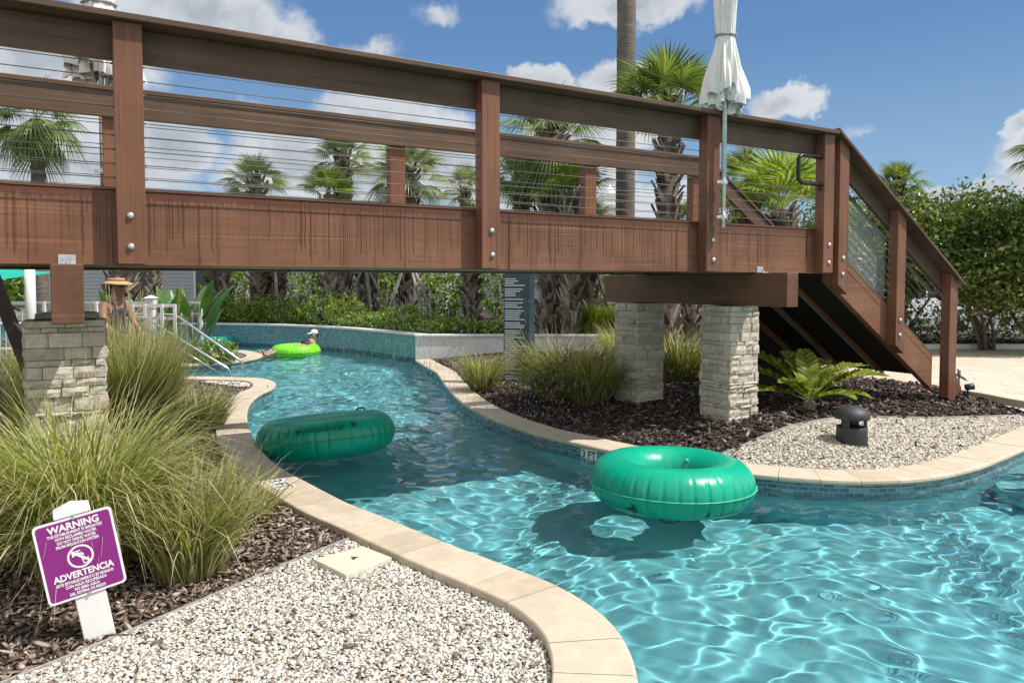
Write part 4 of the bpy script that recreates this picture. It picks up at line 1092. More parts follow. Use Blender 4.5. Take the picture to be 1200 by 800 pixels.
# turquoise shade sail and its white pole
shp = D(37, 400, 13.0)
o = empty('shade_canopy', (shp.x, 13.0, GZ), 'turquoise fabric shade canopy on white pole at far left', 'canopy')
mb = MB(); mb.tube([(0,0,0),(0,0,2.3)], .085, 14); mb.build('pole', M['white'], o, True)
mb = MB(); vs = []; n = 10
for i in range(n+1):
    for j in range(n+1):
        u, v = i/n, j/n; x = -.16-2.2*u; y = -.6+1.6*v; z = 1.78-.12*math.sin(u*PI)*math.sin(v*PI)+.16*u-.5*(1-v)*(.3+.3*u)
        vs.append((x, y, z))
mb.add(vs, [(i*(n+1)+j, (i+1)*(n+1)+j, (i+1)*(n+1)+j+1, i*(n+1)+j+1) for i in range(n) for j in range(n)])
so = mb.build('fabric', M['teal_c'], o, True); sd = so.modifiers.new('s','SOLIDIFY'); sd.thickness = .006
mb = MB(); mb.tube([(-.05,-.2,1.1),(-1.2,-.55,1.75)], .02, 8); mb.build('strut', M['blackmetal'], o)

# ------------------------------------------------------------------ palms
def palm_crown(seed, nl, pet, blade, droop=1.0, top=82, low=-45, nseg=26, spread=115):
    rg = random.Random(seed); V = []; Fs = []
    def tri(a, b, c): k = len(V); V.extend((a, b, c)); Fs.append((k, k+1, k+2))
    for i in range(nl):
        u = (i+.5)/nl; az = i*2.39996+rg.uniform(-.25,.25); el = rad(top+(low-top)*u**.9+rg.uniform(-7,7))
        pl = pet*(.75+.5*u)*rg.uniform(.85,1.1); bl = blade*rg.uniform(.82,1.1)
        hd = Vector((math.cos(az), math.sin(az), 0)); side = Vector((-math.sin(az), math.cos(az), 0))
        p = hd*.05+Vector((0,0,.05*(1-u))); d = hd*math.cos(el)+Vector((0,0,math.sin(el)))
        pts = [p.copy()]; n_ = 4
        for k in range(n_):
            d = (d+Vector((0,0,-.07*droop*(1+u)))).normalized(); p = p+d*(pl/n_); pts.append(p.copy())
        for k in range(n_):                      # petiole as a flat strip with thickness
            w0, w1 = .020*(1-.5*k/n_), .020*(1-.5*(k+1)/n_); b = len(V)
            V.extend([pts[k]-side*w0, pts[k]+side*w0, pts[k+1]+side*w1, pts[k+1]-side*w1]); Fs.append((b,b+1,b+2)); Fs.append((b,b+2,b+3))
        roll = rg.uniform(-.5,.5); nrm = side.cross(d).normalized()*-1
        sd = (side*math.cos(roll)+nrm*math.sin(roll)).normalized(); nr = sd.cross(d).normalized()
        if nr.z < 0: nr = -nr
        hub = p
        for s in range(nseg):
            ph = rad(-spread+2*spread*(s+.5)/nseg); L = bl*(.70+.30*math.cos(ph*.8))*rg.uniform(.9,1.06)
            dr = (d*math.cos(ph)+sd*math.sin(ph)).normalized(); wv = (-d*math.sin(ph)+sd*math.cos(ph)).normalized()
            hump = nr*(.10*L*math.cos(ph))
            sag = droop*(.16+.22*u)*(1+.6*abs(math.sin(ph)))*L
            def P(t): return hub+dr*(L*t)+hump*math.sin(PI*min(1,t*1.2))+Vector((0,0,-1))*(sag*t**2.6)+d*(-.0)
            wa = L*.030
            a0 = P(0.02); a1 = P(.42); a2 = P(.74); a3 = P(1.0)
            ridge = nr*(wa*.45)
            k = len(V)
            V.extend([a0, a1-wv*wa, a1+ridge, a1+wv*wa, a2-wv*wa*.62, a2+wv*wa*.62, a3])
            Fs.extend([(k,k+1,k+2),(k,k+2,k+3),(k+1,k+4,k+2),(k+2,k+4,k+5),(k+2,k+5,k+3),(k+4,k+6,k+5)])
    return npmesh('crown', V, Fs)
CROWN = {'a': palm_crown(11, 24, .62, .78, .75, 84, -35, 30), 'b': palm_crown(12, 20, .58, .78, .55, 84, -20, 30), 'c': palm_crown(13, 21, .62, .90, .5, 86, 5, 30),
         'd': palm_crown(14, 30, .72, .95, 1.15, 80, -60, 28), 'y': palm_crown(15, 20, .58, .85, .45, 86, 12, 28)}
def booted_trunk(h, r, seed, dens=1.0):
    rg = random.Random(seed); mb = MB(); n = 12
    mb.lathe([(r*.86,-.05),(r*.80,h*.3),(r*.78,h*.7),(r*.6,h)], 14)
    rows = int(h/.105*dens); 
    for i in range(rows):
        z = .02+i*(h-.05)/rows
        for k in range(5):
            a = 2*PI*(k/5)+i*.63+rg.uniform(-.12,.12); L = rg.uniform(.16,.30); wd = rg.uniform(.035,.055)
            rd = Vector((math.cos(a), math.sin(a), 0)); sd = Vector((-math.sin(a), math.cos(a), 0)); ln = rg.choice((-1,1))*rg.uniform(.15,.55)
            p0 = rd*r*.74+Vector((0,0,z)); p1 = p0+rd*r*rg.uniform(.28,.62)+Vector((0,0,L))+sd*(ln*L)
            th = .016
            q = []
            for p, w2 in ((p0, wd), (p1, wd*.55)):
                for (i_, j_) in ((-1,-1),(1,-1),(1,1),(-1,1)): q.append(p+sd*(w2*i_)+rd*(th*j_))
            mb.add(q, [(0,3,2,1),(4,5,6,7),(0,1,5,4),(1,2,6,5),(2,3,7,6),(3,0,4,7)])
    return mb.mesh('trunk')
def ring_trunk(h, r, seed):
    rg = random.Random(seed); mb = MB(); prof = []; z = -.05
    while z < h:
        q = r*(1.08-.12*z/h)*(1+.12*math.exp(-z/.5)); prof += [(q*rg.uniform(.985,1.0), z), (q*rg.uniform(1.015,1.04), z+.035)]; z += rg.uniform(.06,.09)
    mb.lathe(prof, 20, fr=lambda rr, zz, a: rr*(1+.012*math.sin(5*a+zz*9)+.01*math.sin(9*a-zz*23))); return mb.mesh('trunk', True)
BOOTS = {2: booted_trunk(2.0,.20,1), 3: booted_trunk(3.0,.20,2), 4: booted_trunk(4.2,.20,3)}
def palm(name, px, py, Y, base_z, crown, scale, lab, trunk='boot', tr=.2, mat='palm', grp='cabbage palms behind the footbridge', rot=0, lean=0):
    c = D(px, py, Y); h = c.z-base_z
    o = empty(name, (c.x, Y, base_z), lab, 'palm tree', grp, rz=rot)
    if trunk == 'boot':
        key = min(BOOTS, key=lambda k: abs(k-h)); t = link('trunk', BOOTS[key], M['boot'], o); t.scale = (tr/.2, tr/.2, h/key)
    elif trunk == 'ring':
        link('trunk', ring_trunk(h, tr, int(px)), M['palmbark'], o)
        bt = link('boots', BOOTS[2], M['boot'], o); bt.scale = (tr/.2*.95, tr/.2*.95, .32); bt.location = (0,0,h-.72)
    k = link('crown', CROWN[crown], None, o); k.location = (0,0,h); k.scale = (scale,)*3
    me = k.data
    if not me.materials: me.materials.append(M[mat])
    k.material_slots[0].link = 'OBJECT'; k.material_slots[0].material = M[mat]
    return o
palm('cabbage_palm', 43, 140, 15.5, GZ, 'd', .68, 'palm with bushy drooping head and bare grey trunk, left of the first bridge post', 'ring', .13, 'palm', rot=.4)
palm('cabbage_palm', 300, 212, 21, TZ, 'b', .80, 'small round palm head low over the bridge beam, second from the left', 'boot', .24, 'palm_haze', rot=1)
palm('cabbage_palm', 402, 186, 21, TZ, 'b', .85, 'tallest palm of the small cluster between the two nearest bridge posts', 'boot', .22, 'palm_haze', rot=2.2)
palm('young_palm', 385, 228, 19.5, TZ, 'y', .68, 'yellow green young palm filling in below the tallest of the small cluster', 'boot', .22, 'palmy', rot=.3)
palm('cabbage_palm', 478, 204, 20, TZ, 'a', .92, 'spreading palm behind the far middle bridge post with braced trunk', 'boot', .27, 'palm_haze', rot=4)
palm('cabbage_palm', 545, 222, 27, TZ, 'b', .95, 'distant haze-pale palm just left of the middle near bridge post', 'boot', .2, 'palm_haze', rot=5)
palm('cabbage_palm', 645, 158, 16.2, TZ, 'd', .90, 'large dark palm head seen above and below the far rail, near the tall trunk', 'boot', .30, 'palm', rot=.9)
palm('young_palm', 668, 226, 15.7, TZ, 'y', .72, 'bright young palm low under the large dark palm head', 'boot', .2, 'palmy', rot=1.9)
palm('cabbage_palm', 612, 205, 17.5, TZ, 'a', .72, 'shaggy mid height palm beside the middle near bridge post, right of it', 'boot', .2, 'palm', rot=3)
palm('tall_palm', 738, -560, 18, .0, 'd', 1.2, 'very tall palm trunk with ringed grey bark running out of the picture', 'ring', .215, 'palm', grp=None)
palm('cabbage_palm', 784, 128, 15.2, .0, 'c', .98, 'palm with upright fan leaves right of the tall grey trunk', 'boot', .23, 'palmy2', rot=2.6) if 'palmy2' in M else palm('cabbage_palm', 784, 128, 15.2, .0, 'c', .98, 'palm with upright fan leaves right of the tall grey trunk', 'boot', .23, 'palm', rot=2.6)
palm('young_palm', 915, 246, 12.8, .10, 'y', .92, 'bright yellow green fan palm behind the last bay of the bridge rail', 'boot', .22, 'palmy', rot=.7)
palm('cabbage_palm', 876, 214, 14.0, .10, 'a', .62, 'dark palm with dead leaf stubs behind the parasol pole', 'boot', .22, 'palm', rot=1.7)
palm('cabbage_palm', 1052, 216, 19, .10, 'b', .62, 'small palm head peeping over the stair rail', 'boot', .2, 'palm', rot=2)
palm('cabbage_palm', 1236, 176, 14.5, .10, 'b', .72, 'palm leaves entering at the right edge of the photo', 'boot', .2, 'palm', rot=3.3)
# palms whose heads hide behind the beam
for px, Y, tr, rot, lab in ((142,15.9,.30,1,'squat palm with a thick dark trunk behind the woman'), (178,22,.20,2,'slim palm trunk beside the paddle leaf plant'), (256,21.6,.33,3,'thick booted palm trunk right of the paddle leaf plant'),
                       (322,21.4,.27,4,'booted palm trunk behind the lime tube'), (428,20.5,.26,5,'booted palm trunk behind the falling water'), (552,19,.24,6,'booted palm trunk in shade left of the slate board'), (692,17,.24,.5,'booted palm trunk right of the slate board'), (810,18,.24,2.5,'booted palm trunk seen between the two right stone piers')):
    palm('cabbage_palm', px, 262, Y, GZ if px == 142 else TZ if px < 790 else .05, 'a', .55, lab, 'boot', tr, 'palm', rot=rot)
# timber braces nailed to the trunks
M['staked'] = plain('dark_lumber', (.07,.055,.045), .8)
def brace(px, Y, zt, spec, lab, dark=False):
    c = D(px, 333, Y); o = empty('timber_brace', (c.x, Y, TZ), lab, 'tree brace', 'timber braces propping the palms')
    for (dx, dy, h) in spec:
        mb = MB(); mb.bar((dx, dy, -.03), (dx*.16, dy*.16, h), .085, .04); mb.build('prop', M['stake'] if not dark else M['staked'], o)
brace(256, 21.5, 0, [(.75,-.6,1.35),(-.7,-.5,1.3),(.3,.8,1.4)], 'pale lumber props on the thick trunk right of the paddle leaf plant')
brace(322, 21.3, 0, [(.35,-.8,1.5),(-.7,-.3,1.4),(.8,.4,1.4)], 'lumber props on the trunk behind the lime tube')
brace(428, 20.3, 0, [(.3,-.5,1.5),(-.6,-.4,1.45),(.9,-.2,1.4)], 'lumber props on the trunk behind the falling water')
brace(478, 19.8, 0, [(-.55,-.7,1.6),(.85,-.5,1.6),(.55,-.6,1.6)], 'lumber props straddling the braced trunk behind the tiled wall')
brace(692, 16.8, 0, [(.55,-.6,1.5),(-.55,-.5,1.4)], 'dark lumber props on the trunk right of slate board', True)
brace(745, 17.8, -.4, [(-.65,-1.2,1.7),(.75,-1.1,1.7),(.2,.8,1.5)], 'dark lumber props around the very tall palm trunk', True)
c = D(-6, 300, 6.6)
o = empty('timber_prop', (c.x, 6.6, GZ), 'dark timber prop leaning across the left edge behind the stone pier', 'timber prop')
mb = MB(); b_ = D(48, 470, 6.6); tp = D(-30, 268, 6.6); q = Vector((c.x, 6.6, GZ)); mb.bar(b_+(b_-tp)*.15-q, tp-q, .10, .06, (0,1,0)); mb.build('plank', M['staked'], o)
pg_ = D(4, 520, 5.0); o = empty('weathered_post', (pg_.x-.06, 5.0, GZ), 'weathered grey timber post leaning at the left edge', 'post')
mb = MB(); mb.bar((.05,0,-.02), (-.10,0,1.42), .13, .10, (0,1,0)); mb.build('board', M['stake'], o)

# ------------------------------------------------------------------ grasses
def grass_mesh(seed, n, R, L, lean, bend, w=.0045, nseg=5, az=None, up=0.0):
    rg = np.random.default_rng(seed)
    a = rg.uniform(0, 2*PI, n) if az is None else rg.normal(az[0], az[1], n)
    rr = R*np.sqrt(rg.random(n)); ba = a+rg.normal(0, .5, n)
    base = np.stack([rr*np.cos(ba), rr*np.sin(ba), np.zeros(n)-.02], 1)
    ln = L*(.45+.6*rg.random(n)); th0 = np.abs(rg.normal(lean, .16, n)); bd = bend*(.35+1.0*rg.random(n))
    tw = rg.normal(0, .42, n)
    P = base.copy(); pts = [P.copy()]; 
    for k in range(nseg):
        t = (k+.5)/nseg; th = th0+bd*t**1.7; aa = a+tw*t
        P = P+(ln/nseg)[:,None]*np.stack([np.sin(th)*np.cos(aa), np.sin(th)*np.sin(aa), np.cos(th)], 1)
        P[:,2] = np.maximum(P[:,2], .01+.02*rg.random(n)); pts.append(P.copy())
    pts = np.stack(pts, 1)                               # n, nseg+1, 3
    sa = a+PI/2+rg.normal(0, .7, n); sd = np.stack([np.cos(sa), np.sin(sa), np.zeros(n)], 1)
    ws = w*(.7+.6*rg.random(n)); prof = np.array([.8,1,1,.8,.5,.06]) if nseg == 5 else np.linspace(1,.06,nseg+1)
    off = sd[:,None,:]*(ws[:,None]*prof[None])[:,:,None]
    V = np.stack([pts-off, pts+off], 2).reshape(-1,3); m = nseg+1
    k = np.arange(nseg); fb = np.stack([2*k, 2*k+1, 2*k+3, 2*k+2], 1)
    Fq = (fb[None]+(2*m*np.arange(n))[:,None,None]).reshape(-1,4)
    me = npmesh('blades', V, Fq); at = me.attributes.new('along', 'FLOAT', 'POINT')
    at.data.foreach_set('value', np.tile(np.repeat(np.linspace(0, 1, m), 2), n).astype(np.float32)); return me
def plumes(seed, n, L, lean, R=.12):
    rg = random.Random(seed); mb = MB()
    for i in range(n):
        a = rg.uniform(0, 2*PI); th = abs(rg.gauss(lean, .12)); d = Vector((math.sin(th)*math.cos(a), math.sin(th)*math.sin(a), math.cos(th))); b = Vector((R*math.cos(a)*rg.random(), R*math.sin(a)*rg.random(), 0)); l_ = L*rg.uniform(.8,1.1)
        tip = b+d*l_; mb.tube([b, b+d*l_*.75], .0022, 4)
        for j in range(90):
            t = j/90; p = b+d*(l_*(.74+.26*t)); rr = .020*math.sin(PI*min(1,t*.9+.08))+.003; an = rg.uniform(0, 2*PI); s1 = d.cross(Vector((math.cos(an), math.sin(an), .2))).normalized()
            q = p+s1*rr+d*.02; wv = d.cross(s1)*.0022; mb.add([p-wv, p+wv, q], [(0,1,2)])
    return mb.mesh('plumes')
def clump(name, loc, spec, lab, cat='ornamental grass', grp=None, mat='grass', pl=None, dry=0):
    o = empty(name, loc, lab, cat, grp)
    for i, s in enumerate(spec): link('blades', grass_mesh(*s[0], **s[1]), M[s[2] if len(s) > 2 else mat], o)
    if pl: link('seed_heads', plumes(*pl), M['plume'], o)
    return o
g = G(98, 672, GZ)
clump('fountain_grass', (g.x, g.y, GZ), [((31, 2900, .19, 1.22, .13, 2.05), {'w': .004}), ((32, 450, .2, .95, .3, 1.9), {}, 'grassd'), ((132, 220, .15, 1.35, .2, 1.5), {'w': .0035})], 'large arching fountain grass clump directly behind the purple sign')
g = G(222, 672, GZ)
clump('fountain_grass', (g.x, g.y, GZ), [((33, 1150, .17, .72, .13, 1.2), {'w': .004}), ((34, 800, .14, .62, .18, 1.0), {}, 'grassd'), ((134, 120, .14, .9, .3, 1.3), {'w': .003})], 'fountain grass clump with dry brown middle right of the purple sign', pl=(61, 4, .62, .12))
g = G(262, 632, GZ)
clump('fountain_grass', (g.x-.02, g.y+.35, GZ), [((35, 90, .16, .55, .5, 1.3), {}), ((36, 60, .16, .58, .5, 1.3), {}, 'grassd')], 'sparse wispy grass clump leaning over the mulch by the coping')
g = Vector(((156-600)/870*7.6, 7.6, GZ))
clump('fountain_grass', (g.x, g.y, GZ), [((37, 2600, .32, 1.16, .08, .75), {'w': .004}), ((38, 450, .3, 1.1, .15, .7), {}, 'grassd')], 'tall upright grass clump against the right side of the left stone pier', pl=(62, 10, 1.42, .08, .25))
g = Vector(((150-600)/870*8.1, 8.1, GZ))
clump('fountain_grass', (g.x-.2, g.y+.3, GZ), [((39, 2600, .40, 1.28, .07, .5), {'w': .0045})], 'tall pale grass with feathery seed heads in front of the woman', pl=(63, 20, 1.50, .08, .35))
g = Vector(((212-600)/870*7.6, 7.6, GZ))
clump('fountain_grass', (g.x, g.y+.2, GZ), [((40, 900, .3, .60, .25, 1.2), {}), ((41, 180, .25, .6, .4, 1.1), {}, 'grassd')], 'low soft grass clump spreading onto the mulch before the pool steps')
g = G(-20, 560, GZ)
clump('fountain_grass', (g.x, g.y, GZ), [((42, 2200, .25, 1.15, .2, 1.3), {})], 'fountain grass clump cut by the left edge of the photo')
g = G(20, 500, GZ); clump('fountain_grass', (g.x-.3, g.y+1.2, GZ), [((43, 1500, .35, 1.1, .15, 1.1), {})], 'grass clump between the left stone pier and the leaning timber')
bb = G(12, 640, GZ)
clump('fountain_grass', (bb.x, bb.y, GZ), [((48, 1500, .16, .85, .3, 1.6), {})], 'low drooping grass clump at left edge behind the sign')
def right_grass(px, py, n, L, lean, bend, R, seed, lab, mat='grassg'):
    g = G(px, py, .06); z = zright(g.x, g.y)
    clump('tufted_grass', (g.x, g.y, z), [((seed, n, R, L, lean, bend), {'w': .0055}), ((seed+1, n//5, R, L*1.05, lean+.1, bend), {'w': .0045}, 'grassd')], lab, grp=None, mat=mat)
right_grass(565, 452, 700, .72, .3, 1.0, .14, 71, 'small brownish grass tuft at the end of the white wall')
right_grass(652, 465, 1500, 1.08, .36, 1.55, .22, 73, 'broad green grass clump at the foot of the slate board')
right_grass(692, 472, 1300, .98, .38, 1.6, .2, 75, 'dense grass clump beside the shaded stone pier')
right_grass(795, 452, 900, .95, .3, 1.3, .2, 77, 'grass clump between the two right stone piers')
right_grass(735, 440, 1200, .9, .25, 1.0, .25, 79, 'grass clump behind the shaded stone pier', 'grass')
right_grass(880, 418, 900, .7, .3, 1.0, .25, 81, 'low grass clump under the stairs near the paved deck', 'grass')
# yellow-green upright foliage beyond the white wall
def leafy(name, loc, n, size, dims, m, seed, lab, cat, grp=None, leafw=.45, shell=.55, stems=5, flat=.0):
    rg = np.random.default_rng(seed); c = rg.normal(0, 1, (n,3)); c /= np.linalg.norm(c, axis=1)[:,None]; r = (shell+(1-shell)*rg.random(n))**.6
    lump = 1+.28*np.sin(c[:,0]*4+seed)*np.cos(c[:,1]*5-seed)+.18*np.sin(c[:,2]*7+c[:,0]*6)
    P = c*(r*lump)[:,None]*np.array(dims)[None]*.5; P[:,2] += dims[2]*.5; P[:,2] = np.maximum(P[:,2], .02)
    o = empty(name, loc, lab, cat, grp); link('foliage', leaf_cloud(P, c, size, leafw, rg), M[m], o)
    mb = MB(); rr = random.Random(seed)
    for k in range(stems):
        a = rr.uniform(0, 2*PI); q = rr.uniform(.1,.35); mb.tube([(0.02*math.cos(a),.02*math.sin(a),-.03), (dims[0]*q*.5*math.cos(a), dims[1]*q*.5*math.sin(a), dims[2]*.3), (dims[0]*q*math.cos(a), dims[1]*q*math.sin(a), dims[2]*.7)], [.016,.011,.005], 6)
    mb.build('stem', M['bark'], o); return o
def leaf_cloud(P, nrm, size, leafw, rg):
    n = len(P); d = nrm*.6+rg.normal(0, .75, (n,3)); d /= np.linalg.norm(d, axis=1)[:,None]
    s = np.cross(d, rg.normal(0, 1, (n,3))); s /= np.linalg.norm(s, axis=1)[:,None]; u = np.cross(s, d)
    L = (size*(.6+.8*rg.random(n)))[:,None]; W = L*leafw*.5
    a = P-d*L*.5; b = P+d*L*.5; m1 = P-s*W+u*L*.08; m2 = P+s*W+u*L*.08; m0 = P-u*L*.02
    V = np.stack([a, m1, b, m2], 1).reshape(-1,3)
    Fq = (np.array([(0,1,2),(0,2,3)])[None]+4*np.arange(n)[:,None,None]).reshape(-1,3)
    return npmesh('foliage', V, Fq)
rr = random.Random(5)
GRP = 'low green shrubs along the top of the tiled wall'
for k, px in enumerate(range(250, 590, 22)):
    Yb = 0
    i = min(range(len(WALL)), key=lambda j: abs(proj_x(Vector((WALL[j].x, WALL[j].y, .4)))-px)) if px < 486 else None
    y = (WALL[i].y if i is not None else 15.2)+.95+rr.uniform(-.1,.35); x = (px-600)/870*y
    h = (rr.uniform(.6,.85) if px < 420 else rr.uniform(.38,.6)) if px < 500 else rr.uniform(.25,.38)
    leafy('shrub', (x, y, TZ), 1100, .085, (rr.uniform(.9,1.25), .9, h), 'shrub' if k % 5 != 2 else 'shruby', 100+k, 'low green shrub, one of the row along the top of the tiled wall' if k % 5 != 2 else 'yellow green shrub, one of those in the row along the tiled wall', 'shrub', GRP if k % 5 != 2 else 'yellow green shrubs among the row', .42)
for k in range(4):
    px = 655+k*24; y = 16.3; clump('yellow_grass', ((px-600)/870*y, y, TZ), [((90+k, 700, .3, .75, .25, .7), {'w': .012}, 'shruby')], 'bright yellow green strappy plant, one of four behind the white wall', 'strappy plant', 'strappy plants behind the white wall')
clump('yellow_grass', ((893-600)/870*12.5, 12.5, .1), [((97, 700, .35, .8, .25, .8), {'w': .012}, 'shruby')], 'yellow green strappy plant under the upper stairs right of the sunlit pier', 'strappy plant')
for k, (px, y, w_, h_) in enumerate(((285,23.5,2.2,1.7),(345,24.2,2.6,1.9),(455,24.5,2.0,1.9),(520,23.0,1.6,1.5),(585,23.4,2.2,1.9),(700,21.5,2.2,1.5))):
    leafy('tall_shrub', ((px-600)/870*y, y, TZ), 1700, .14, (w_, 1.2, h_), 'shrub', 190+k, 'tall dark shrub in the shady hedge behind the braced palms', 'shrub', 'tall dark shrubs behind the braced palms')
# paddle-leaf plant
g = D(222, 400, 14.6); o = empty('paddle_leaf_plant', (g.x-.1, 14.6, GZ), 'bird of paradise plant with big upright paddle leaves behind the chrome rails', 'leafy plant')
rg = random.Random(3)
def paddle(o, x, y, az, h, L, W, lean, m='banana'):
    d0 = Vector((math.sin(lean)*math.cos(az), math.sin(lean)*math.sin(az), math.cos(lean))); hd = Vector((math.cos(az), math.sin(az), 0)); side = Vector((-math.sin(az), math.cos(az), 0))
    base = Vector((x, y, 0)); st = MB(); top = base+d0*h; st.tube([base, base+d0*h*.5, top], [.02,.016,.010], 6); st.build('stalk', M[m], o, True)
    n = 9; mb = MB(); p = top.copy(); d = d0.copy(); vs = []
    for k in range(n+1):
        t = k/n; w = W*.5*math.sin(PI*min(.985, t*.93+.04))**.7*(1-.25*t); up = side.cross(d).normalized()
        vs += [p-side*w-up*(-w*.35), p, p+side*w-up*(-w*.35)]; d = (d+hd*.05+Vector((0,0,-.035))).normalized(); p = p+d*(L/n)
    fs = []
    for k in range(n): fs += [(3*k,3*k+1,3*k+4,3*k+3),(3*k+1,3*k+2,3*k+5,3*k+4)]
    mb.add(vs, fs); mb.build('leaf', M[m], o, True)
for k in range(14):
    paddle(o, rg.uniform(-.3,.3), rg.uniform(-.25,.25), rg.uniform(0, 2*PI), rg.uniform(.45,.95), rg.uniform(.55,.85), rg.uniform(.24,.32), rg.uniform(.05,.4))
paddle(o, .1, -.1, -.2, 1.05, .85, .28, .45); paddle(o, -.1, -.15, 2.9, 1.0, .6, .3, .15)
g = D(158, 400, 15.2); o = empty('paddle_leaf_plant', (g.x, 15.2, GZ), 'smaller paddle leaf plant beside the woman, left of the lantern post', 'leafy plant')
for k in range(7): paddle(o, rg.uniform(-.25,.25), rg.uniform(-.2,.2), rg.uniform(0, 2*PI), rg.uniform(.6,1.0), rg.uniform(.5,.65), rg.uniform(.24,.30), rg.uniform(.03,.25))
leafy('shrub', (g.x+2.0, 14.3, GZ), 800, .09, (.9,.8,.5), 'shrub', 140, 'low dark shrub at the foot of the bird of paradise plant', 'shrub')

# cycad
g = G(948, 487, .06); zc_ = zright(g.x, g.y)
cy = empty('cycad', (g.x, g.y, zc_), 'cycad with stiff feather leaves of broad leaflets in front of the stairs', 'cycad')
rg = random.Random(9)
mb = MB(); mb.lathe([(.05,-.02),(.075,.02),(.06,.10),(.02,.14)], 12, fr=lambda r_, z, a: r_*(1+.15*math.sin(6*a+z*40))); mb.build('trunk', M['boot'], cy)
def frond(az, L, el, m='cycad', curl=.9):
    hd = Vector((math.cos(az), math.sin(az), 0)); side = Vector((-math.sin(az), math.cos(az), 0)); p = Vector((0,0,.10)); n = 22; pts = [p.copy()]; e = el
    for k in range(n): e -= curl/n*(.4+1.2*k/n); p = p+(hd*math.cos(e)+Vector((0,0,math.sin(e))))*(L/n); pts.append(p.copy())
    f_ = MB(); f_.tube(pts, [.008*(1-.7*k/n) for k in range(n+1)], 5); st = f_.build('frond', M[m], cy)
    lf = MB()
    for k in range(6, n+1):
        t = k/n; l_ = .17*math.sin(PI*min(1,.22+.72*(t-.25)/.75+.02))**.6*(L/.75); d = (pts[min(k+1,n)]-pts[k-1]).normalized(); up = side.cross(d).normalized()
        if up.z < 0: up = -up
        for s in (-1, 1):
            for rep in range(1):
                q = pts[k]+d*rg.uniform(-.004,.004); ld = (side*s*.86+d*.42+up*rg.uniform(.18,.38)).normalized(); wv = d*.024*(L/.75); m1 = q+ld*l_*.5; 
                lf.add([q-wv*.35, m1-wv, q+ld*l_*.88-wv*.7, q+ld*l_, q+ld*l_*.85+wv*.75, m1+wv, q+wv*.35], [(0,1,2,3,4,5,6)])
    lf.build('leaflets', M[m], st)
for az, L, el in ((2.9,.88,.75),(2.4,.72,1.05),(3.35,.85,.45),(1.9,.70,1.2),(.9,.72,1.0),(.25,.82,.85),(-.12,.86,.72),(-.45,.62,.50),(-1.0,.55,.55),(-1.8,.52,.75),(-2.5,.6,.8),(1.4,.66,1.35),(3.8,.55,.9),(2.65,.95,.95),(-.3,.5,1.2)):
    frond(az, L, el)

# ------------------------------------------------------------------ broad-leaved trees on the right
def tree(loc, H, lobes, nleaf, seed, lab, m='tree', tr=.038, multi=4, lsize=.11):
    rg = np.random.default_rng(seed); o = empty('broadleaf_tree', loc, lab, 'tree', 'broad-leaved trees beyond the stairs')
    Ps = []; Ns = []
    tot = sum(l[3]**2 for l in lobes)
    for (x, y, z, r, fz) in lobes:
        n = int(nleaf*r*r/tot); c = rg.normal(0, 1, (n,3)); c /= np.linalg.norm(c, axis=1)[:,None]
        q = (.55+.45*rg.random(n)**.5)*(1+.22*np.sin(c[:,0]*5+x*3)*np.sin(c[:,1]*6+z*5)+.18*np.sin(c[:,2]*9+c[:,1]*7+y))
        keep = (np.sin(c[:,0]*8+z*7+seed)+np.sin(c[:,1]*9+x*5)+np.sin(c[:,2]*8+y*3)) > -1.75
        P = c*q[:,None]*np.array([r, r, r*fz])[None]+np.array([x,y,z])[None]; Ps.append(P[keep]); Ns.append(c[keep])
    link('crown', leaf_cloud(np.concatenate(Ps), np.concatenate(Ns), lsize, .5, rg), M[m], o)
    mb = MB(); r_ = random.Random(seed)
    for k in range(multi):
        a = 2*PI*k/multi+r_.uniform(-.4,.4); l = lobes[r_.randrange(len(lobes))]; e = Vector((l[0], l[1], l[2])); b = Vector((.12*math.cos(a), .12*math.sin(a), -.05)); m1 = b.lerp(e, .35)+Vector((.3*math.cos(a), .3*math.sin(a), .1)); m2 = b.lerp(e, .7)+Vector((.15*math.cos(a), .1*math.sin(a), .25))
        mb.tube([b, b.lerp(m1,.5)+Vector((.06*math.cos(a+1), .06*math.sin(a+1), 0)), m1, m2, e], [tr, tr*.85, tr*.7, tr*.45, tr*.15], 8)
        for j in range(3):
            l2 = lobes[r_.randrange(len(lobes))]; e2 = Vector((l2[0]+r_.uniform(-.3,.3), l2[1]+r_.uniform(-.3,.3), l2[2]+r_.uniform(-.2,.3)))
            mb.tube([m1, m1.lerp(e2, .5)+Vector((0,0,.15)), e2], [tr*.45, tr*.3, tr*.08], 6)
    mb.build('trunk', M['bark'], o, True); return o
def lob(seed, n, ex, ey, z0, z1, r0, r1):
    r = random.Random(seed); return [(r.uniform(-ex,ex), r.uniform(-ey,ey), r.uniform(z0,z1), r.uniform(r0,r1), r.uniform(.7,.95)) for _ in range(n)]
t0 = G(1165, 412, .1)
tree((t0.x, 15.6, .1), 3.6, lob(1, 30, 1.7, 1.1, 1.35, 2.75, .6, .9), 36000, 41, 'dense dark green multi-stemmed tree at right, trunks showing by the kerb', multi=6)
tree((7.9, 16.6, .1), 3.4, lob(2, 20, 1.2, .9, 1.2, 2.6, .55, .8), 20000, 42, 'dark leafy tree rising just behind the lower stair rail', multi=4)
tree((11.6, 16.2, .1), 3.8, lob(3, 24, 1.5, 1.0, 1.4, 2.95, .65, .95), 20000, 43, 'taller leafy tree cut by the right edge of the photo', multi=5)
tree((9.5, 18.5, .1), 3.6, lob(4, 18, 1.8, 1.0, 1.5, 3.1, .65, .95), 14000, 44, 'leafy tree filling the gap behind the multi-stemmed tree', multi=3)
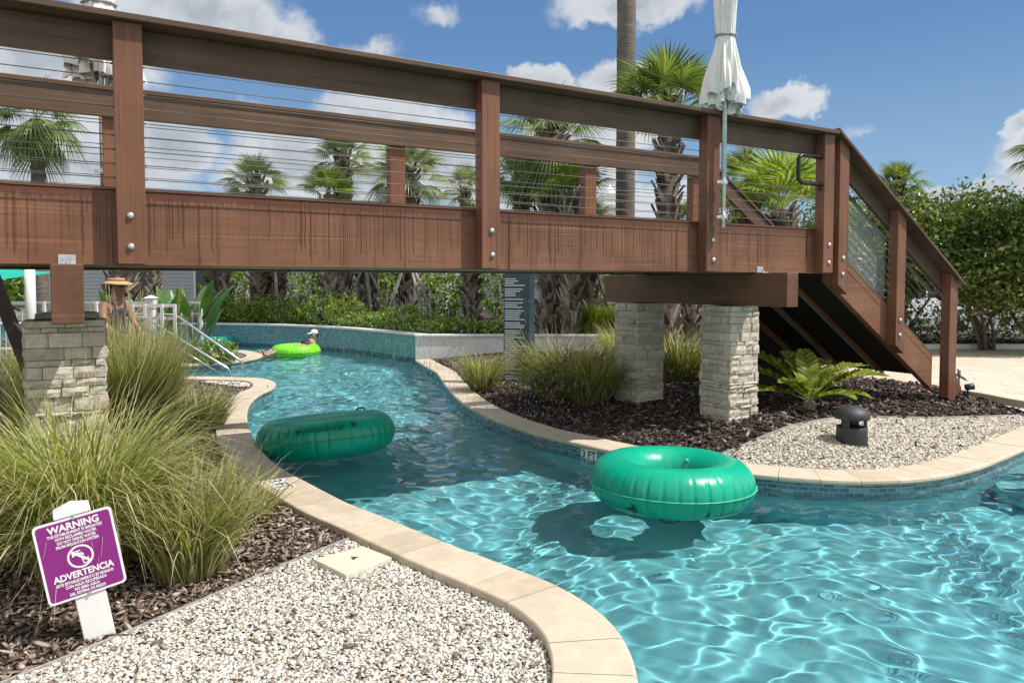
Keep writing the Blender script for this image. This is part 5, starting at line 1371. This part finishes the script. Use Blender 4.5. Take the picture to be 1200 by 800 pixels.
tree((6.3, 20.5, .1), 3.2, lob(5, 16, 1.4, 1.0, 1.4, 2.8, .55, .85), 11000, 45, 'leafy tree seen through the stair rail panels', multi=4)
for k, (x, y, w_, h_, m_) in enumerate(((8.2,16.9,1.5,.9,'shruby'),(9.6,17.3,1.6,.95,'shruby'),(11.2,17.4,1.6,.9,'shrub'),(12.6,17.2,1.5,.9,'shruby'))):
    leafy('hedge_shrub', (x, y, .1), 1500, .085, (w_, 1.0, h_), m_, 160+k, ['rounded light green shrub nearest the stair rail, under the trees','rounded light green shrub under the dark multi-stemmed tree','darker rounded shrub between the tree trunks at right','light green shrub at the right edge under the trees'][k], 'shrub')
kb = [Vector((4.2,15.9)), Vector((20,15.9))]; kb, _ = resample(kb, .5)
kerb('kerb', kb, lambda x, y: .10, .15, .12, M['whitewall'], 'pale concrete kerb in front of the trees at right', 'kerb')
bed('mulch_bed', [(6,16.0),(20,16.0),(20,19.9),(6,19.9)], lambda x, y: .185, M['soil'], None)
scatter('bark_mulch', [(6.2,16.05),(14,16.05),(14,17.2),(6.2,17.2)], 1500, lambda x, y: .19, .09, .35, M['mulchd'], 12, 2)

# far treeline behind everything
def woods():
    rg = np.random.default_rng(99); n = 26000; x = rg.uniform(-75, 75, n); y = rg.uniform(48, 56, n)
    top = 2.0+.55*np.sin(x*.35)+.35*np.sin(x*.9+1)+.3*np.sin(x*2.1); z = rg.random(n)**.7*top
    P = np.stack([x, y, z+.2], 1); nr = np.stack([rg.normal(0,.4,n), -np.ones(n), rg.random(n)], 1); nr /= np.linalg.norm(nr, axis=1)[:,None]
    o = link('woods', leaf_cloud(P, nr, .55, .6, rg), M['shrub']); kind(o, 'stuff')
woods()

# ------------------------------------------------------------------ houses and car beyond the planting
def house(x0, x1, Y, z0, h, depth, lab, win):
    o = empty('house', ((x0+x1)/2, Y, z0), lab, 'house'); w = (x1-x0)/2
    mb = MB(); mb.box(-w, w, 0, depth, 0, h)
    mb.build('wall', M['siding'], o)
    sd = MB(); z = .12
    while z < h-.1: sd.box(-w+.08, w-.08, -.022, -.003, z, z+.10); z += .135
    sd.build('siding_boards', M['siding'], o)
    rf = MB(); rf.add([(-w-.3,-.4,h+.003),(w+.3,-.4,h+.003),(w+.3,depth+.4,h+.003),(-w-.3,depth+.4,h+.003),(-w+1.0,depth/2,h+1.1),(w-1.0,depth/2,h+1.1)], [(3,2,1,0),(0,1,5,4),(1,2,5),(2,3,4,5),(3,0,4)]); rf.build('roof', M['roofing'], o)
    for x in (-w+.04, w-.04): t = MB(); t.box(x-.07, x+.07, -.05, -.024, 0, h); t.build('corner_trim', M['white'], o)
    t = MB(); t.box(-w-.32, w+.32, -.46, -.405, h-.12, h+.05); t.build('fascia', M['white'], o)
    for (a, b, c, d) in win:
        f = MB(); f.box(a, b, -.06, -.026, c, d); fo = f.build('window', M['white'], o); g_ = MB(); g_.box(a+.09, b-.09, -.07, -.062, c+.09, d-.09); g_.build('pane', M['window'], fo)
        m_ = MB(); m_.box((a+b)/2-.02, (a+b)/2+.02, -.076, -.072, c+.09, d-.09); m_.build('mullion', M['white'], fo)
    return o
house(-17.5, -9.6, 27, TZ, 2.45, 5, 'grey clapboard house with white trim behind the woman and paddle leaves', [(-3.2,-2.2,.6,2.0),(-1.0,.6,.5,2.1),(2.0,3.2,.5,2.1)])
house(-8.8, -2.6, 29, TZ, 2.45, 5, 'grey clapboard house with white trim glimpsed between the braced palm trunks', [(-2.2,-1.2,.6,2.0),(.2,1.5,.5,2.1)])
house(-1.5, 4.0, 31, .1, 2.5, 5, 'shaded grey house behind the slate rules board', [(-1.8,-.6,.6,2.0),(.6,1.8,.6,2.0)])
cp = D(716, 240, 33); o = empty('clubhouse', (cp.x, 33, .1), 'low clubhouse whose white cupola shows beside the tall palm trunk', 'building')
mb = MB(); mb.box(-2.5,2.5,-1.5,2.5,0,2.6); mb.build('wall', M['siding'], o); mb = MB(); mb.add([(-2.8,-1.8,2.603),(2.8,-1.8,2.603),(2.8,2.8,2.603),(-2.8,2.8,2.603),(-.5,.5,3.9),(.5,.5,3.9)], [(3,2,1,0),(0,1,5,4),(1,2,5),(2,3,4,5),(3,0,4)]); mb.build('roof', M['roofing'], o)
zt_ = D(716, 214, 33).z-.1; zb3 = 3.6
mb = MB(); mb.box(-.48,.48,.1,1.06,zb3,zt_-1.1); mb.box(-.60,.60,-.02,1.18,zt_-1.097,zt_-.95); mb.box(-.3,.3,.28,.88,zt_-.947,zt_-.55); mb.box(-.4,.4,.18,.98,zt_-.547,zt_-.45); mb.lathe([(.28,zt_-.447),(.25,zt_-.3),(.12,zt_-.15),(.03,zt_)], 16, (0,.58,0)); mb.build('cupola', M['white'], o)

def car(loc, rz, lab):
    o = empty('parked_car', loc, lab, 'car', rz=rz)
    side = [(-2.1,.32),(-2.12,.75),(-1.95,.92),(-1.15,.98),(-.55,1.46),(.95,1.50),(1.75,1.02),(2.1,.95),(2.15,.6),(2.1,.32)]
    mb = MB(); mb.prism(side, -.85, .85); mb.build('body', M['carpaint'], o, bev=.06)
    for y0, y1 in ((-.856,-.852),(.852,.856)):
        g_ = MB(); g_.prism([(-.95,1.0),(-.50,1.38),(.22,1.40),(.22,1.0)], y0, y1); g_.build('side_window', M['window'], o)
        g_ = MB(); g_.prism([(.30,1.0),(.30,1.40),(.88,1.40),(1.45,1.02)], y0, y1); g_.build('side_window', M['window'], o)
    for x0, z0, x1, z1 in ((-1.10,1.0,-.60,1.43),(1.02,1.46,1.66,1.06)):
        g_ = MB(); dx, dz = (x1-x0), (z1-z0); l_ = math.hypot(dx, dz); nx, nz = -dz/l_, dx/l_; nx, nz = (nx, nz) if nz > 0 else (-nx, -nz)
        g_.add([(x0+nx*.004,-.72,z0+nz*.02),(x1+nx*.004,-.66,z1+nz*.02),(x1+nx*.004,.66,z1+nz*.02),(x0+nx*.004,.72,z0+nz*.02)], [(0,1,2,3)]); g_.build('windscreen', M['window'], o)
    for x in (-1.3, 1.35):
        for y in (-.86, .86):
            w_ = MB(); w_.lathe([(.10,-.10),(.31,-.10),(.33,-.06),(.33,.06),(.31,.10),(.10,.10)], 24); w_.xf(Matrix.Translation((x,y,.33)) @ Matrix.Rotation(PI/2,4,'X')); wo_ = w_.build('wheel', M['black'], o, True)
            h_ = MB(); h_.lathe([(.02,-.105),(.19,-.103),(.19,.103),(.02,.105)], 16); h_.xf(Matrix.Translation((x,y,.33)) @ Matrix.Rotation(PI/2,4,'X')); h_.build('rim', M['galv'], wo_)
    for y in (-.6,.6):
        h_ = MB(); h_.box(-2.14,-2.125,y-.18,y+.18,.62,.78); h_.build('headlight', M['lens'], o)
    return o
cc = D(1085, 370, 23); car((cc.x-.6, 23, .10), rad(205), 'white parked car glimpsed through the lower stair rail')

# ------------------------------------------------------------------ falling water under the bridge
def falls():
    rg = np.random.default_rng(17); mb = MB()
    for k in range(140):
        s = rg.choice([rg.uniform(1.6,3.3), rg.uniform(1.2,4.6)]); p = FAR+rg.normal(.02,.03); b = Bp(s, p, 0)
        z = BZ-.0-rg.random()*.3; dense = rg.random()
        while z > -.1:
            l_ = rg.uniform(.015,.07)*(1+1.5*dense); w_ = rg.uniform(.0018,.0045)
            x, y = b.x+rg.normal(0,.004), b.y+rg.normal(0,.004)
            mb.add([(x-w_,y,z-l_*.4),(x,y-w_,z-l_*.4),(x+w_,y,z-l_*.4),(x,y+w_,z-l_*.4),(x,y,z),(x,y,z-l_*.7)], [(0,1,4),(1,2,4),(2,3,4),(3,0,4),(1,0,5),(2,1,5),(3,2,5),(0,3,5)])
            z -= l_+rg.uniform(.01,.10)*(1.4-dense)
    kind(mb.build('falling_water', M['drops'], None, True, fix=False), 'stuff')
falls()

# ------------------------------------------------------------------ people
def skinned(name, verts, edges, m, parent, sub=2):
    me = bpy.data.meshes.new(name); me.from_pydata([v[:3] for v in verts], edges, []); o = bpy.data.objects.new(name, me); COL.objects.link(o)
    o.modifiers.new('skin', 'SKIN')
    sv = me.skin_vertices[0].data if me.skin_vertices else None
    if sv is None:
        b = bmesh.new(); b.from_mesh(me); b.verts.layers.skin.verify(); b.to_mesh(me); b.free(); sv = me.skin_vertices[0].data
    for i, v in enumerate(verts):
        r = v[3]; sv[i].radius = r if isinstance(r, tuple) else (r, r); sv[i].use_root = (i == 0)
    o.modifiers.new('sub', 'SUBSURF').levels = sub; o.modifiers['sub'].render_levels = sub
    dg = bpy.context.evaluated_depsgraph_get(); dg.update(); nm = bpy.data.meshes.new_from_object(o.evaluated_get(dg)); nm.name = name
    bpy.data.objects.remove(o); bpy.data.meshes.remove(me)
    nm.polygons.foreach_set('use_smooth', [True]*len(nm.polygons)); nm.materials.clear()
    return link(name, nm, m, parent)
def hand(vs, es, wrist, d, palmn, s=1.0):
    """five fingers grown from the wrist vertex; d = hand direction, palmn = palm normal"""
    d = d.normalized(); sd = d.cross(palmn).normalized(); w = Vector(vs[wrist][:3]); pi = len(vs)
    p = w+d*.045*s; vs.append((*p, (.036*s,.016*s))); es.append((wrist, pi)); kn = len(vs)
    p2 = w+d*.085*s; vs.append((*p2, (.038*s,.014*s))); es.append((pi, kn))
    for k, (o_, l_) in enumerate(((-.030,.062),(-.010,.074),(.010,.070),(.028,.055))):
        a = w+d*.10*s+sd*o_*s; b = a+d*l_*.5*s+palmn*.012*s; c = b+d*l_*.4*s+palmn*.028*s; i = len(vs)
        vs.extend([(*a, .0095*s), (*b, .0085*s), (*c, .0065*s)]); es.extend([(kn, i), (i, i+1), (i+1, i+2)])
    a = w+d*.04*s-sd*.040*s; b = a+d*.035*s-sd*.018*s+palmn*.01*s; i = len(vs); vs.extend([(*a, .012*s), (*b, .009*s)]); es.extend([(pi, i), (i, i+1)])
def ellipsoid(c, r, n=16, rot=0, keep=None, noise=0, seed=0):
    mb = MB(); rg = random.Random(seed); m = n//2
    vs = [];
    for i in range(m+1):
        for k in range(n):
            t = PI*i/m; a = 2*PI*k/n; q = 1+noise*rg.uniform(-1,1)
            vs.append((c[0]+r[0]*math.sin(t)*math.cos(a)*q, c[1]+r[1]*math.sin(t)*math.sin(a)*q, c[2]+r[2]*math.cos(t)*q))
    fs = [(i*n+k, (i+1)*n+k, (i+1)*n+(k+1)%n, i*n+(k+1)%n) for i in range(m) for k in range(n)]
    if keep: fs = [f for f in fs if keep(sum((Vector(vs[i]) for i in f), Vector())/4)]
    mb.add(vs, fs); return mb
def face(body, parent, o0, d, side, ze, sx, zm):
    bpy.context.view_layer.update()
    for s in (-1, 1):
        ok, p, n_, i_ = body.ray_cast(Vector(o0)+Vector(side)*(s*sx)+Vector((0,0,ze)), Vector(d))
        if ok: ellipsoid(p, (.013,.013,.008), 10).build('eye', M['hair'], parent, True); ellipsoid(p+Vector((0,0,.024)), (.019,.019,.004), 8).build('eyebrow', M['hair'], parent, True)
    ok, p, n_, i_ = body.ray_cast(Vector(o0)+Vector((0,0,zm)), Vector(d))
    if ok: ellipsoid(p, (.022,.022,.007), 10).build('mouth', M['lips'], parent, True)
M['lips'] = plain('lips', (.30,.09,.08), .4)
# woman in a straw visor, standing behind the grass, turned to the right
wl = D(119, 400, 9.3); H_ = 1.60
wo_ = empty('person', (wl.x, 9.6, GZ), 'woman in straw visor and dark swimsuit standing behind the tall grass', 'person', rz=rad(66))
# local frame: she faces +y... front is -y
z = H_/1.65
vs = [(0,0,.86*z,(.145,.105)), (0,-.01,1.0*z,(.125,.095)), (0,-.02,1.16*z,(.140,.10)), (0,-.03,1.30*z,(.15,.09)), (0,-.04,1.40*z,(.075,.065)), (0,-.055,1.455*z,.045), (0,-.078,1.535*z,(.082,.088)), (0,-.08,1.605*z,(.090,.104)), (0,-.07,1.67*z,(.070,.082)),
      (0,-.185,1.562*z,.015), (0,-.142,1.487*z,.030)]
es = [(0,1),(1,2),(2,3),(3,4),(4,5),(5,6),(6,7),(7,8),(6,9),(6,10)]
for s in (-1, 1):
    i = len(vs); vs += [(s*.155,-.03,1.345*z,.056), (s*.20,-.06,1.20*z,.046), (s*.215,-.12,1.07*z,.038), (s*.19,-.24,.98*z,.032), (s*.16,-.31,.95*z,.024)]
    es += [(3,i),(i,i+1),(i+1,i+2),(i+2,i+3),(i+3,i+4)]; hand(vs, es, i+4, Vector((-s*.3,-.9,-.2)), Vector((0,0,-1)))
    i = len(vs); vs += [(s*.085,0,.76*z,.092), (s*.09,-.01,.46*z,.062), (s*.09,.01,.26*z,.052), (s*.09,.03,.08*z,.036), (s*.095,-.04,.04,.036), (s*.10,-.14,.025,.026)]
    es += [(0,i),(i,i+1),(i+1,i+2),(i+2,i+3),(i+3,i+4),(i+4,i+5)]
wb = skinned('body', vs, es, M['skin'], wo_)
face(wb, wo_, (0,-.6,0), (0,1,0), (1,0,0), 1.588*z, .034, 1.512*z)
hc = (0,-.072,1.60*z)
ellipsoid((0,-.045,1.625*z), (.092,.108,.112), 18, keep=lambda p: p.y > -.10 or p.z > 1.66*z, noise=.03, seed=2).build('hair', M['hair'], wo_, True)
ellipsoid((0,.055,1.56*z), (.05,.045,.08), 12, noise=.05, seed=3).build('hair', M['hair'], wo_, True)
vz = MB(); n = 28; v_ = []
for j, (rr_, zz) in enumerate(((.098,0),(.125,-.004),(.16,-.018),(.205,-.045))):
    for k in range(n):
        a = 2*PI*k/n; f = .35+.65*max(0, math.cos(a+PI/2)*.5+.5) if j else 1; q = .098+(rr_-.098)*f
        v_.append((q*math.cos(a), -.06+q*math.sin(a)*1.08, 1.645*z+zz*f))
vz.add(v_, [(j*n+k, j*n+(k+1)%n, (j+1)*n+(k+1)%n, (j+1)*n+k) for j in range(3) for k in range(n)]); vo_ = vz.build('visor', M['straw'], wo_, True); sd_ = vo_.modifiers.new('s','SOLIDIFY'); sd_.thickness = .006
bd = MB(); bd.lathe([(.099,1.645*z),(.099,1.685*z)], 28, fr=lambda r_, zz, a: r_*(1+.04*abs(math.sin(a)))); bd.xf(Matrix.Translation((0,-.06,0))); bd.build('visor_band', M['straw'], wo_, True)
sw = MB(); sw.lathe([(.150,.80*z),(.158,.88*z),(.140,1.0*z),(.152,1.14*z),(.166,1.24*z),(.160,1.29*z)], 28, fr=lambda r_, zz, a: r_*(1-.26*abs(math.sin(a)))); sw.xf(Matrix.Translation((0,-.02,0))); sw.build('swimsuit', M['navy'], wo_, True)
for s in (-1, 1):
    t = MB(); t.tube([(s*.075,-.125,1.27*z),(s*.085,-.10,1.36*z),(s*.08,-.03,1.405*z),(s*.075,.045,1.36*z),(s*.07,.075,1.27*z)], .011, 6); t.build('strap', M['navy'], wo_, True)
# person lying back on the lime tube, feet to the left
L0 = lime.location
po = empty('person', (L0.x-.06, L0.y+.05, L0.z-.045), 'person in a white cap lying back on the lime green tube', 'person', rz=rad(50))
vs = [(.08,0,.02,(.13,.12)), (.20,0,.08,(.12,.11)), (.34,0,.14,(.14,.10)), (.45,0,.20,(.13,.09)), (.52,0,.27,.05), (.55,0,.335,(.080,.080)), (.555,0,.405,(.098,.088)), (.56,0,.455,(.07,.068)), (.452,0,.372,.014), (.485,0,.30,.030)]
es = [(0,1),(1,2),(2,3),(3,4),(4,5),(5,6),(6,7),(5,8),(5,9)]
for s in (-1, 1):
    i = len(vs); vs += [(.44,s*.17,.19,.05), (.34,s*.30,.10,.042), (.18,s*.36,.08,.036), (.04,s*.34,.10,.026)]; es += [(3,i),(i,i+1),(i+1,i+2),(i+2,i+3)]; hand(vs, es, i+3, Vector((-1,-s*.2,-.15)), Vector((0,0,-1)))
    i = len(vs); vs += [(-.02,s*.10,.06,.085), (-.30,s*.12,.13,.066), (-.55,s*.10,.06,.05), (-.78,s*.09,.0,.034), (-.83,s*.09,.03,.034), (-.86,s*.10,.13,.026)]; es += [(0,i),(i,i+1),(i+1,i+2),(i+2,i+3),(i+3,i+4),(i+4,i+5)]
pb = skinned('body', vs, es, M['skin2'], po)
face(pb, po, (-1,0,0), (1,0,0), (0,1,0), .398, .033, .325)
ellipsoid((.575,0,.40), (.085,.088,.095), 16, keep=lambda p: p.x > .56 or p.z > .45, noise=.03, seed=5).build('hair', M['hair'], po, True)
cpb = ellipsoid((.56,0,.435), (.092,.094,.085), 20, keep=lambda p: p.z > .42); cpb.add([(.47,-.06,.435),(.47,.06,.435),(.375,.045,.418),(.36,0,.416),(.375,-.045,.418)], [(0,1,2,3,4)]); c_ = cpb.build('cap', M['cloth_w'], po, True); s_ = c_.modifiers.new('s','SOLIDIFY'); s_.thickness = .006
tp = MB(); tp.tube([(.30,0,.125),(.38,0,.165),(.42,0,.185)], [.136,.138,.126], 16, False); tp.xf(Matrix.Translation((.0,0,0))); tp.build('swim_top', M['navy'], po, True)
tp = MB(); tp.tube([(.02,0,.0),(.12,0,.04)], [.150,.148], 16, False); tp.build('swim_shorts', M['navy'], po, True)
# ------------------------------------------------------------------ light, sky, camera
SUN = Vector((-.98*.53, .20*.53, -.848)).normalized()
l = bpy.data.lights.new('sun', 'SUN'); l.energy = 5.0; l.angle = rad(.5); l.color = (1, .96, .90); l.cycles.is_caustics_light = True
lo = bpy.data.objects.new('sun', l); COL.objects.link(lo); lo.rotation_euler = SUN.to_track_quat('-Z', 'Y').to_euler(); lo.location = (10,-5,20)
w = bpy.data.worlds.new('World'); sc.world = w; w.use_nodes = True; nt = w.node_tree
for n_ in list(nt.nodes): nt.nodes.remove(n_)
class WN(N):
    def __init__(s): s.nt = nt
W = WN()
outw = W.n('ShaderNodeOutputWorld'); bg = W.n('ShaderNodeBackground'); W.l(bg.outputs[0], outw.inputs[0])
sky = W.n('ShaderNodeTexSky'); sky.sky_type = 'NISHITA'; sky.sun_disc = False
to = -SUN; sky.sun_elevation = math.asin(to.z); sky.sun_rotation = math.atan2(to.x, to.y)
sky.air_density = 1.0; sky.dust_density = .35; sky.ozone_density = 2.6; sky.altitude = 0
tc = W.n('ShaderNodeTexCoord'); sp = W.n('ShaderNodeSeparateXYZ'); W.l(tc.outputs['Generated'], sp.inputs[0])
az = W.math('ARCTAN2', sp.outputs[0], sp.outputs[1]); el = W.math('ARCSINE', sp.outputs[2])
cb = W.n('ShaderNodeCombineXYZ'); W.l(az, cb.inputs[0]); W.l(el, cb.inputs[1])
def ang(px, py):
    d = ray(px, py).normalized(); return math.atan2(d.x, d.y), math.asin(d.z)
nz = W.n('ShaderNodeTexNoise'); W.l(cb.outputs[0], nz.inputs['Vector']); nz.inputs['Scale'].default_value = 14; nz.inputs['Detail'].default_value = 10; nz.inputs['Roughness'].default_value = .64
sub = W.n('ShaderNodeVectorMath', operation='SUBTRACT'); W.l(nz.outputs['Color'], sub.inputs[0]); sub.inputs[1].default_value = (.5,.5,.5)
scl = W.n('ShaderNodeVectorMath', operation='MULTIPLY'); W.l(sub.outputs[0], scl.inputs[0]); scl.inputs[1].default_value = (.10,.075,0)
pos = W.n('ShaderNodeVectorMath', operation='ADD'); W.l(cb.outputs[0], pos.inputs[0]); W.l(scl.outputs[0], pos.inputs[1])
blobs = [(235,15,110,42,1),(330,40,40,30,.6),(60,70,130,60,1),(20,130,120,60,1),(110,190,130,50,1),(200,175,55,45,1),(330,190,75,50,1),(300,140,40,30,.6),
 (455,140,85,38,1),(520,170,70,45,1),(430,205,120,45,1),(560,205,90,45,1),(735,6,95,26,1),(640,100,42,20,1),(745,95,72,30,1),(700,150,90,40,.9),(650,210,110,50,.9),
 (920,124,44,20,1),(1120,228,80,18,1),(1190,146,26,18,1),(130,20,70,30,.7),(-60,100,120,90,1),(435,55,40,14,.35),(510,12,30,16,.35),(1010,150,22,10,.25),(790,240,90,28,.8),(1250,180,90,60,1),
 (-250,150,160,90,1),(1450,120,120,60,1),(1500,260,200,40,1)]
field = None; lowf = None
for (x, y, ww, hh, st) in blobs:
    a0, e0 = ang(x, y); a1, _ = ang(x+ww, y); _, e1 = ang(x, y-hh)
    s1 = W.n('ShaderNodeVectorMath', operation='SUBTRACT'); W.l(pos.outputs[0], s1.inputs[0]); s1.inputs[1].default_value = (a0, e0, 0)
    s2 = W.n('ShaderNodeVectorMath', operation='MULTIPLY'); W.l(s1.outputs[0], s2.inputs[0]); s2.inputs[1].default_value = (1/(a1-a0), 1/(e1-e0), 0)
    ln = W.n('ShaderNodeVectorMath', operation='LENGTH'); W.l(s2.outputs[0], ln.inputs[0])
    v = W.math('MULTIPLY', W.math('SUBTRACT', 1.15, ln.outputs['Value']), st)
    field = v if field is None else W.math('MAXIMUM', field, v)
mask = W.ramp(W.math('ADD', field, W.math('MULTIPLY', W.math('SUBTRACT', W.noise(cb.outputs[0], 40, 6, .6), .5), .22)), [(-.0, 0.0), (.42, 1.0)], 'EASE')
# unseen clouds added for white fill light, behind and above the camera
n3 = W.noise(tc.outputs['Generated'], 2.6, 7, .55)
rest = W.math('MULTIPLY', W.ramp(n3, [(.40, 0.0), (.50, 1.0)]), W.math('MAXIMUM', W.ramp(el, [(.62, 0.0), (.75, 1.0)]), W.ramp(W.math('ABSOLUTE', az), [(.86, 0.0), (.98, 1.0)])))
mask = W.math('MAXIMUM', mask, rest)
BACK_FILL = rest
nz2 = W.noise(pos.outputs[0], 7.5, 9, .62)
shade = W.math('ADD', W.math('MULTIPLY', field, .55), W.math('MULTIPLY', W.math('SUBTRACT', nz2, .45), 2.2))
ccol = W.ramp(shade, [(.0, (5.6,5.8,6.0)), (.35, (4.9,5.1,5.35)), (.62, (3.7,3.95,4.3)), (.95, (2.7,3.05,3.6))])
CLOUD = 1.0
clear = W.ramp(el, [(0.0, (2.5,3.7,5.0)), (.12, (1.85,3.15,4.7)), (.30, (.84,1.85,3.75)), (.7, (.38,1.1,2.8)), (1.0, (.35,1.05,2.8))])
lift = W.mix(.8, sky.outputs[0], clear)
ccol = W.mix(BACK_FILL, ccol, (7.0,7.0,6.9))  # out-of-view clouds brightened to fill the front faces
final = W.mix(W.math('MULTIPLY', mask, .94), lift, ccol)
W.l(final, bg.inputs[0]); bg.inputs[1].default_value = .13

cam = bpy.data.cameras.new('camera'); cam.sensor_width = 36; cam.lens = 36*F/1200; cam.shift_y = (CY-400)/1200; cam.clip_end = 2000; cam.clip_start = .05
co = bpy.data.objects.new('camera', cam); COL.objects.link(co); co.location = (0,0,EYE); co.rotation_euler = (PI/2-TH, 0, 0)
sc.camera = co
sc.render.engine = 'CYCLES'
sc.view_settings.view_transform = 'Standard'; sc.view_settings.look = 'None'; sc.view_settings.exposure = 0.08; sc.view_settings.gamma = 1
sc.cycles.use_denoising = True; sc.cycles.max_bounces = 10; sc.cycles.transparent_max_bounces = 24; sc.cycles.transmission_bounces = 8
sc.cycles.diffuse_bounces = 3; sc.cycles.glossy_bounces = 4; sc.cycles.sample_clamp_indirect = 6; sc.cycles.caustics_reflective = False
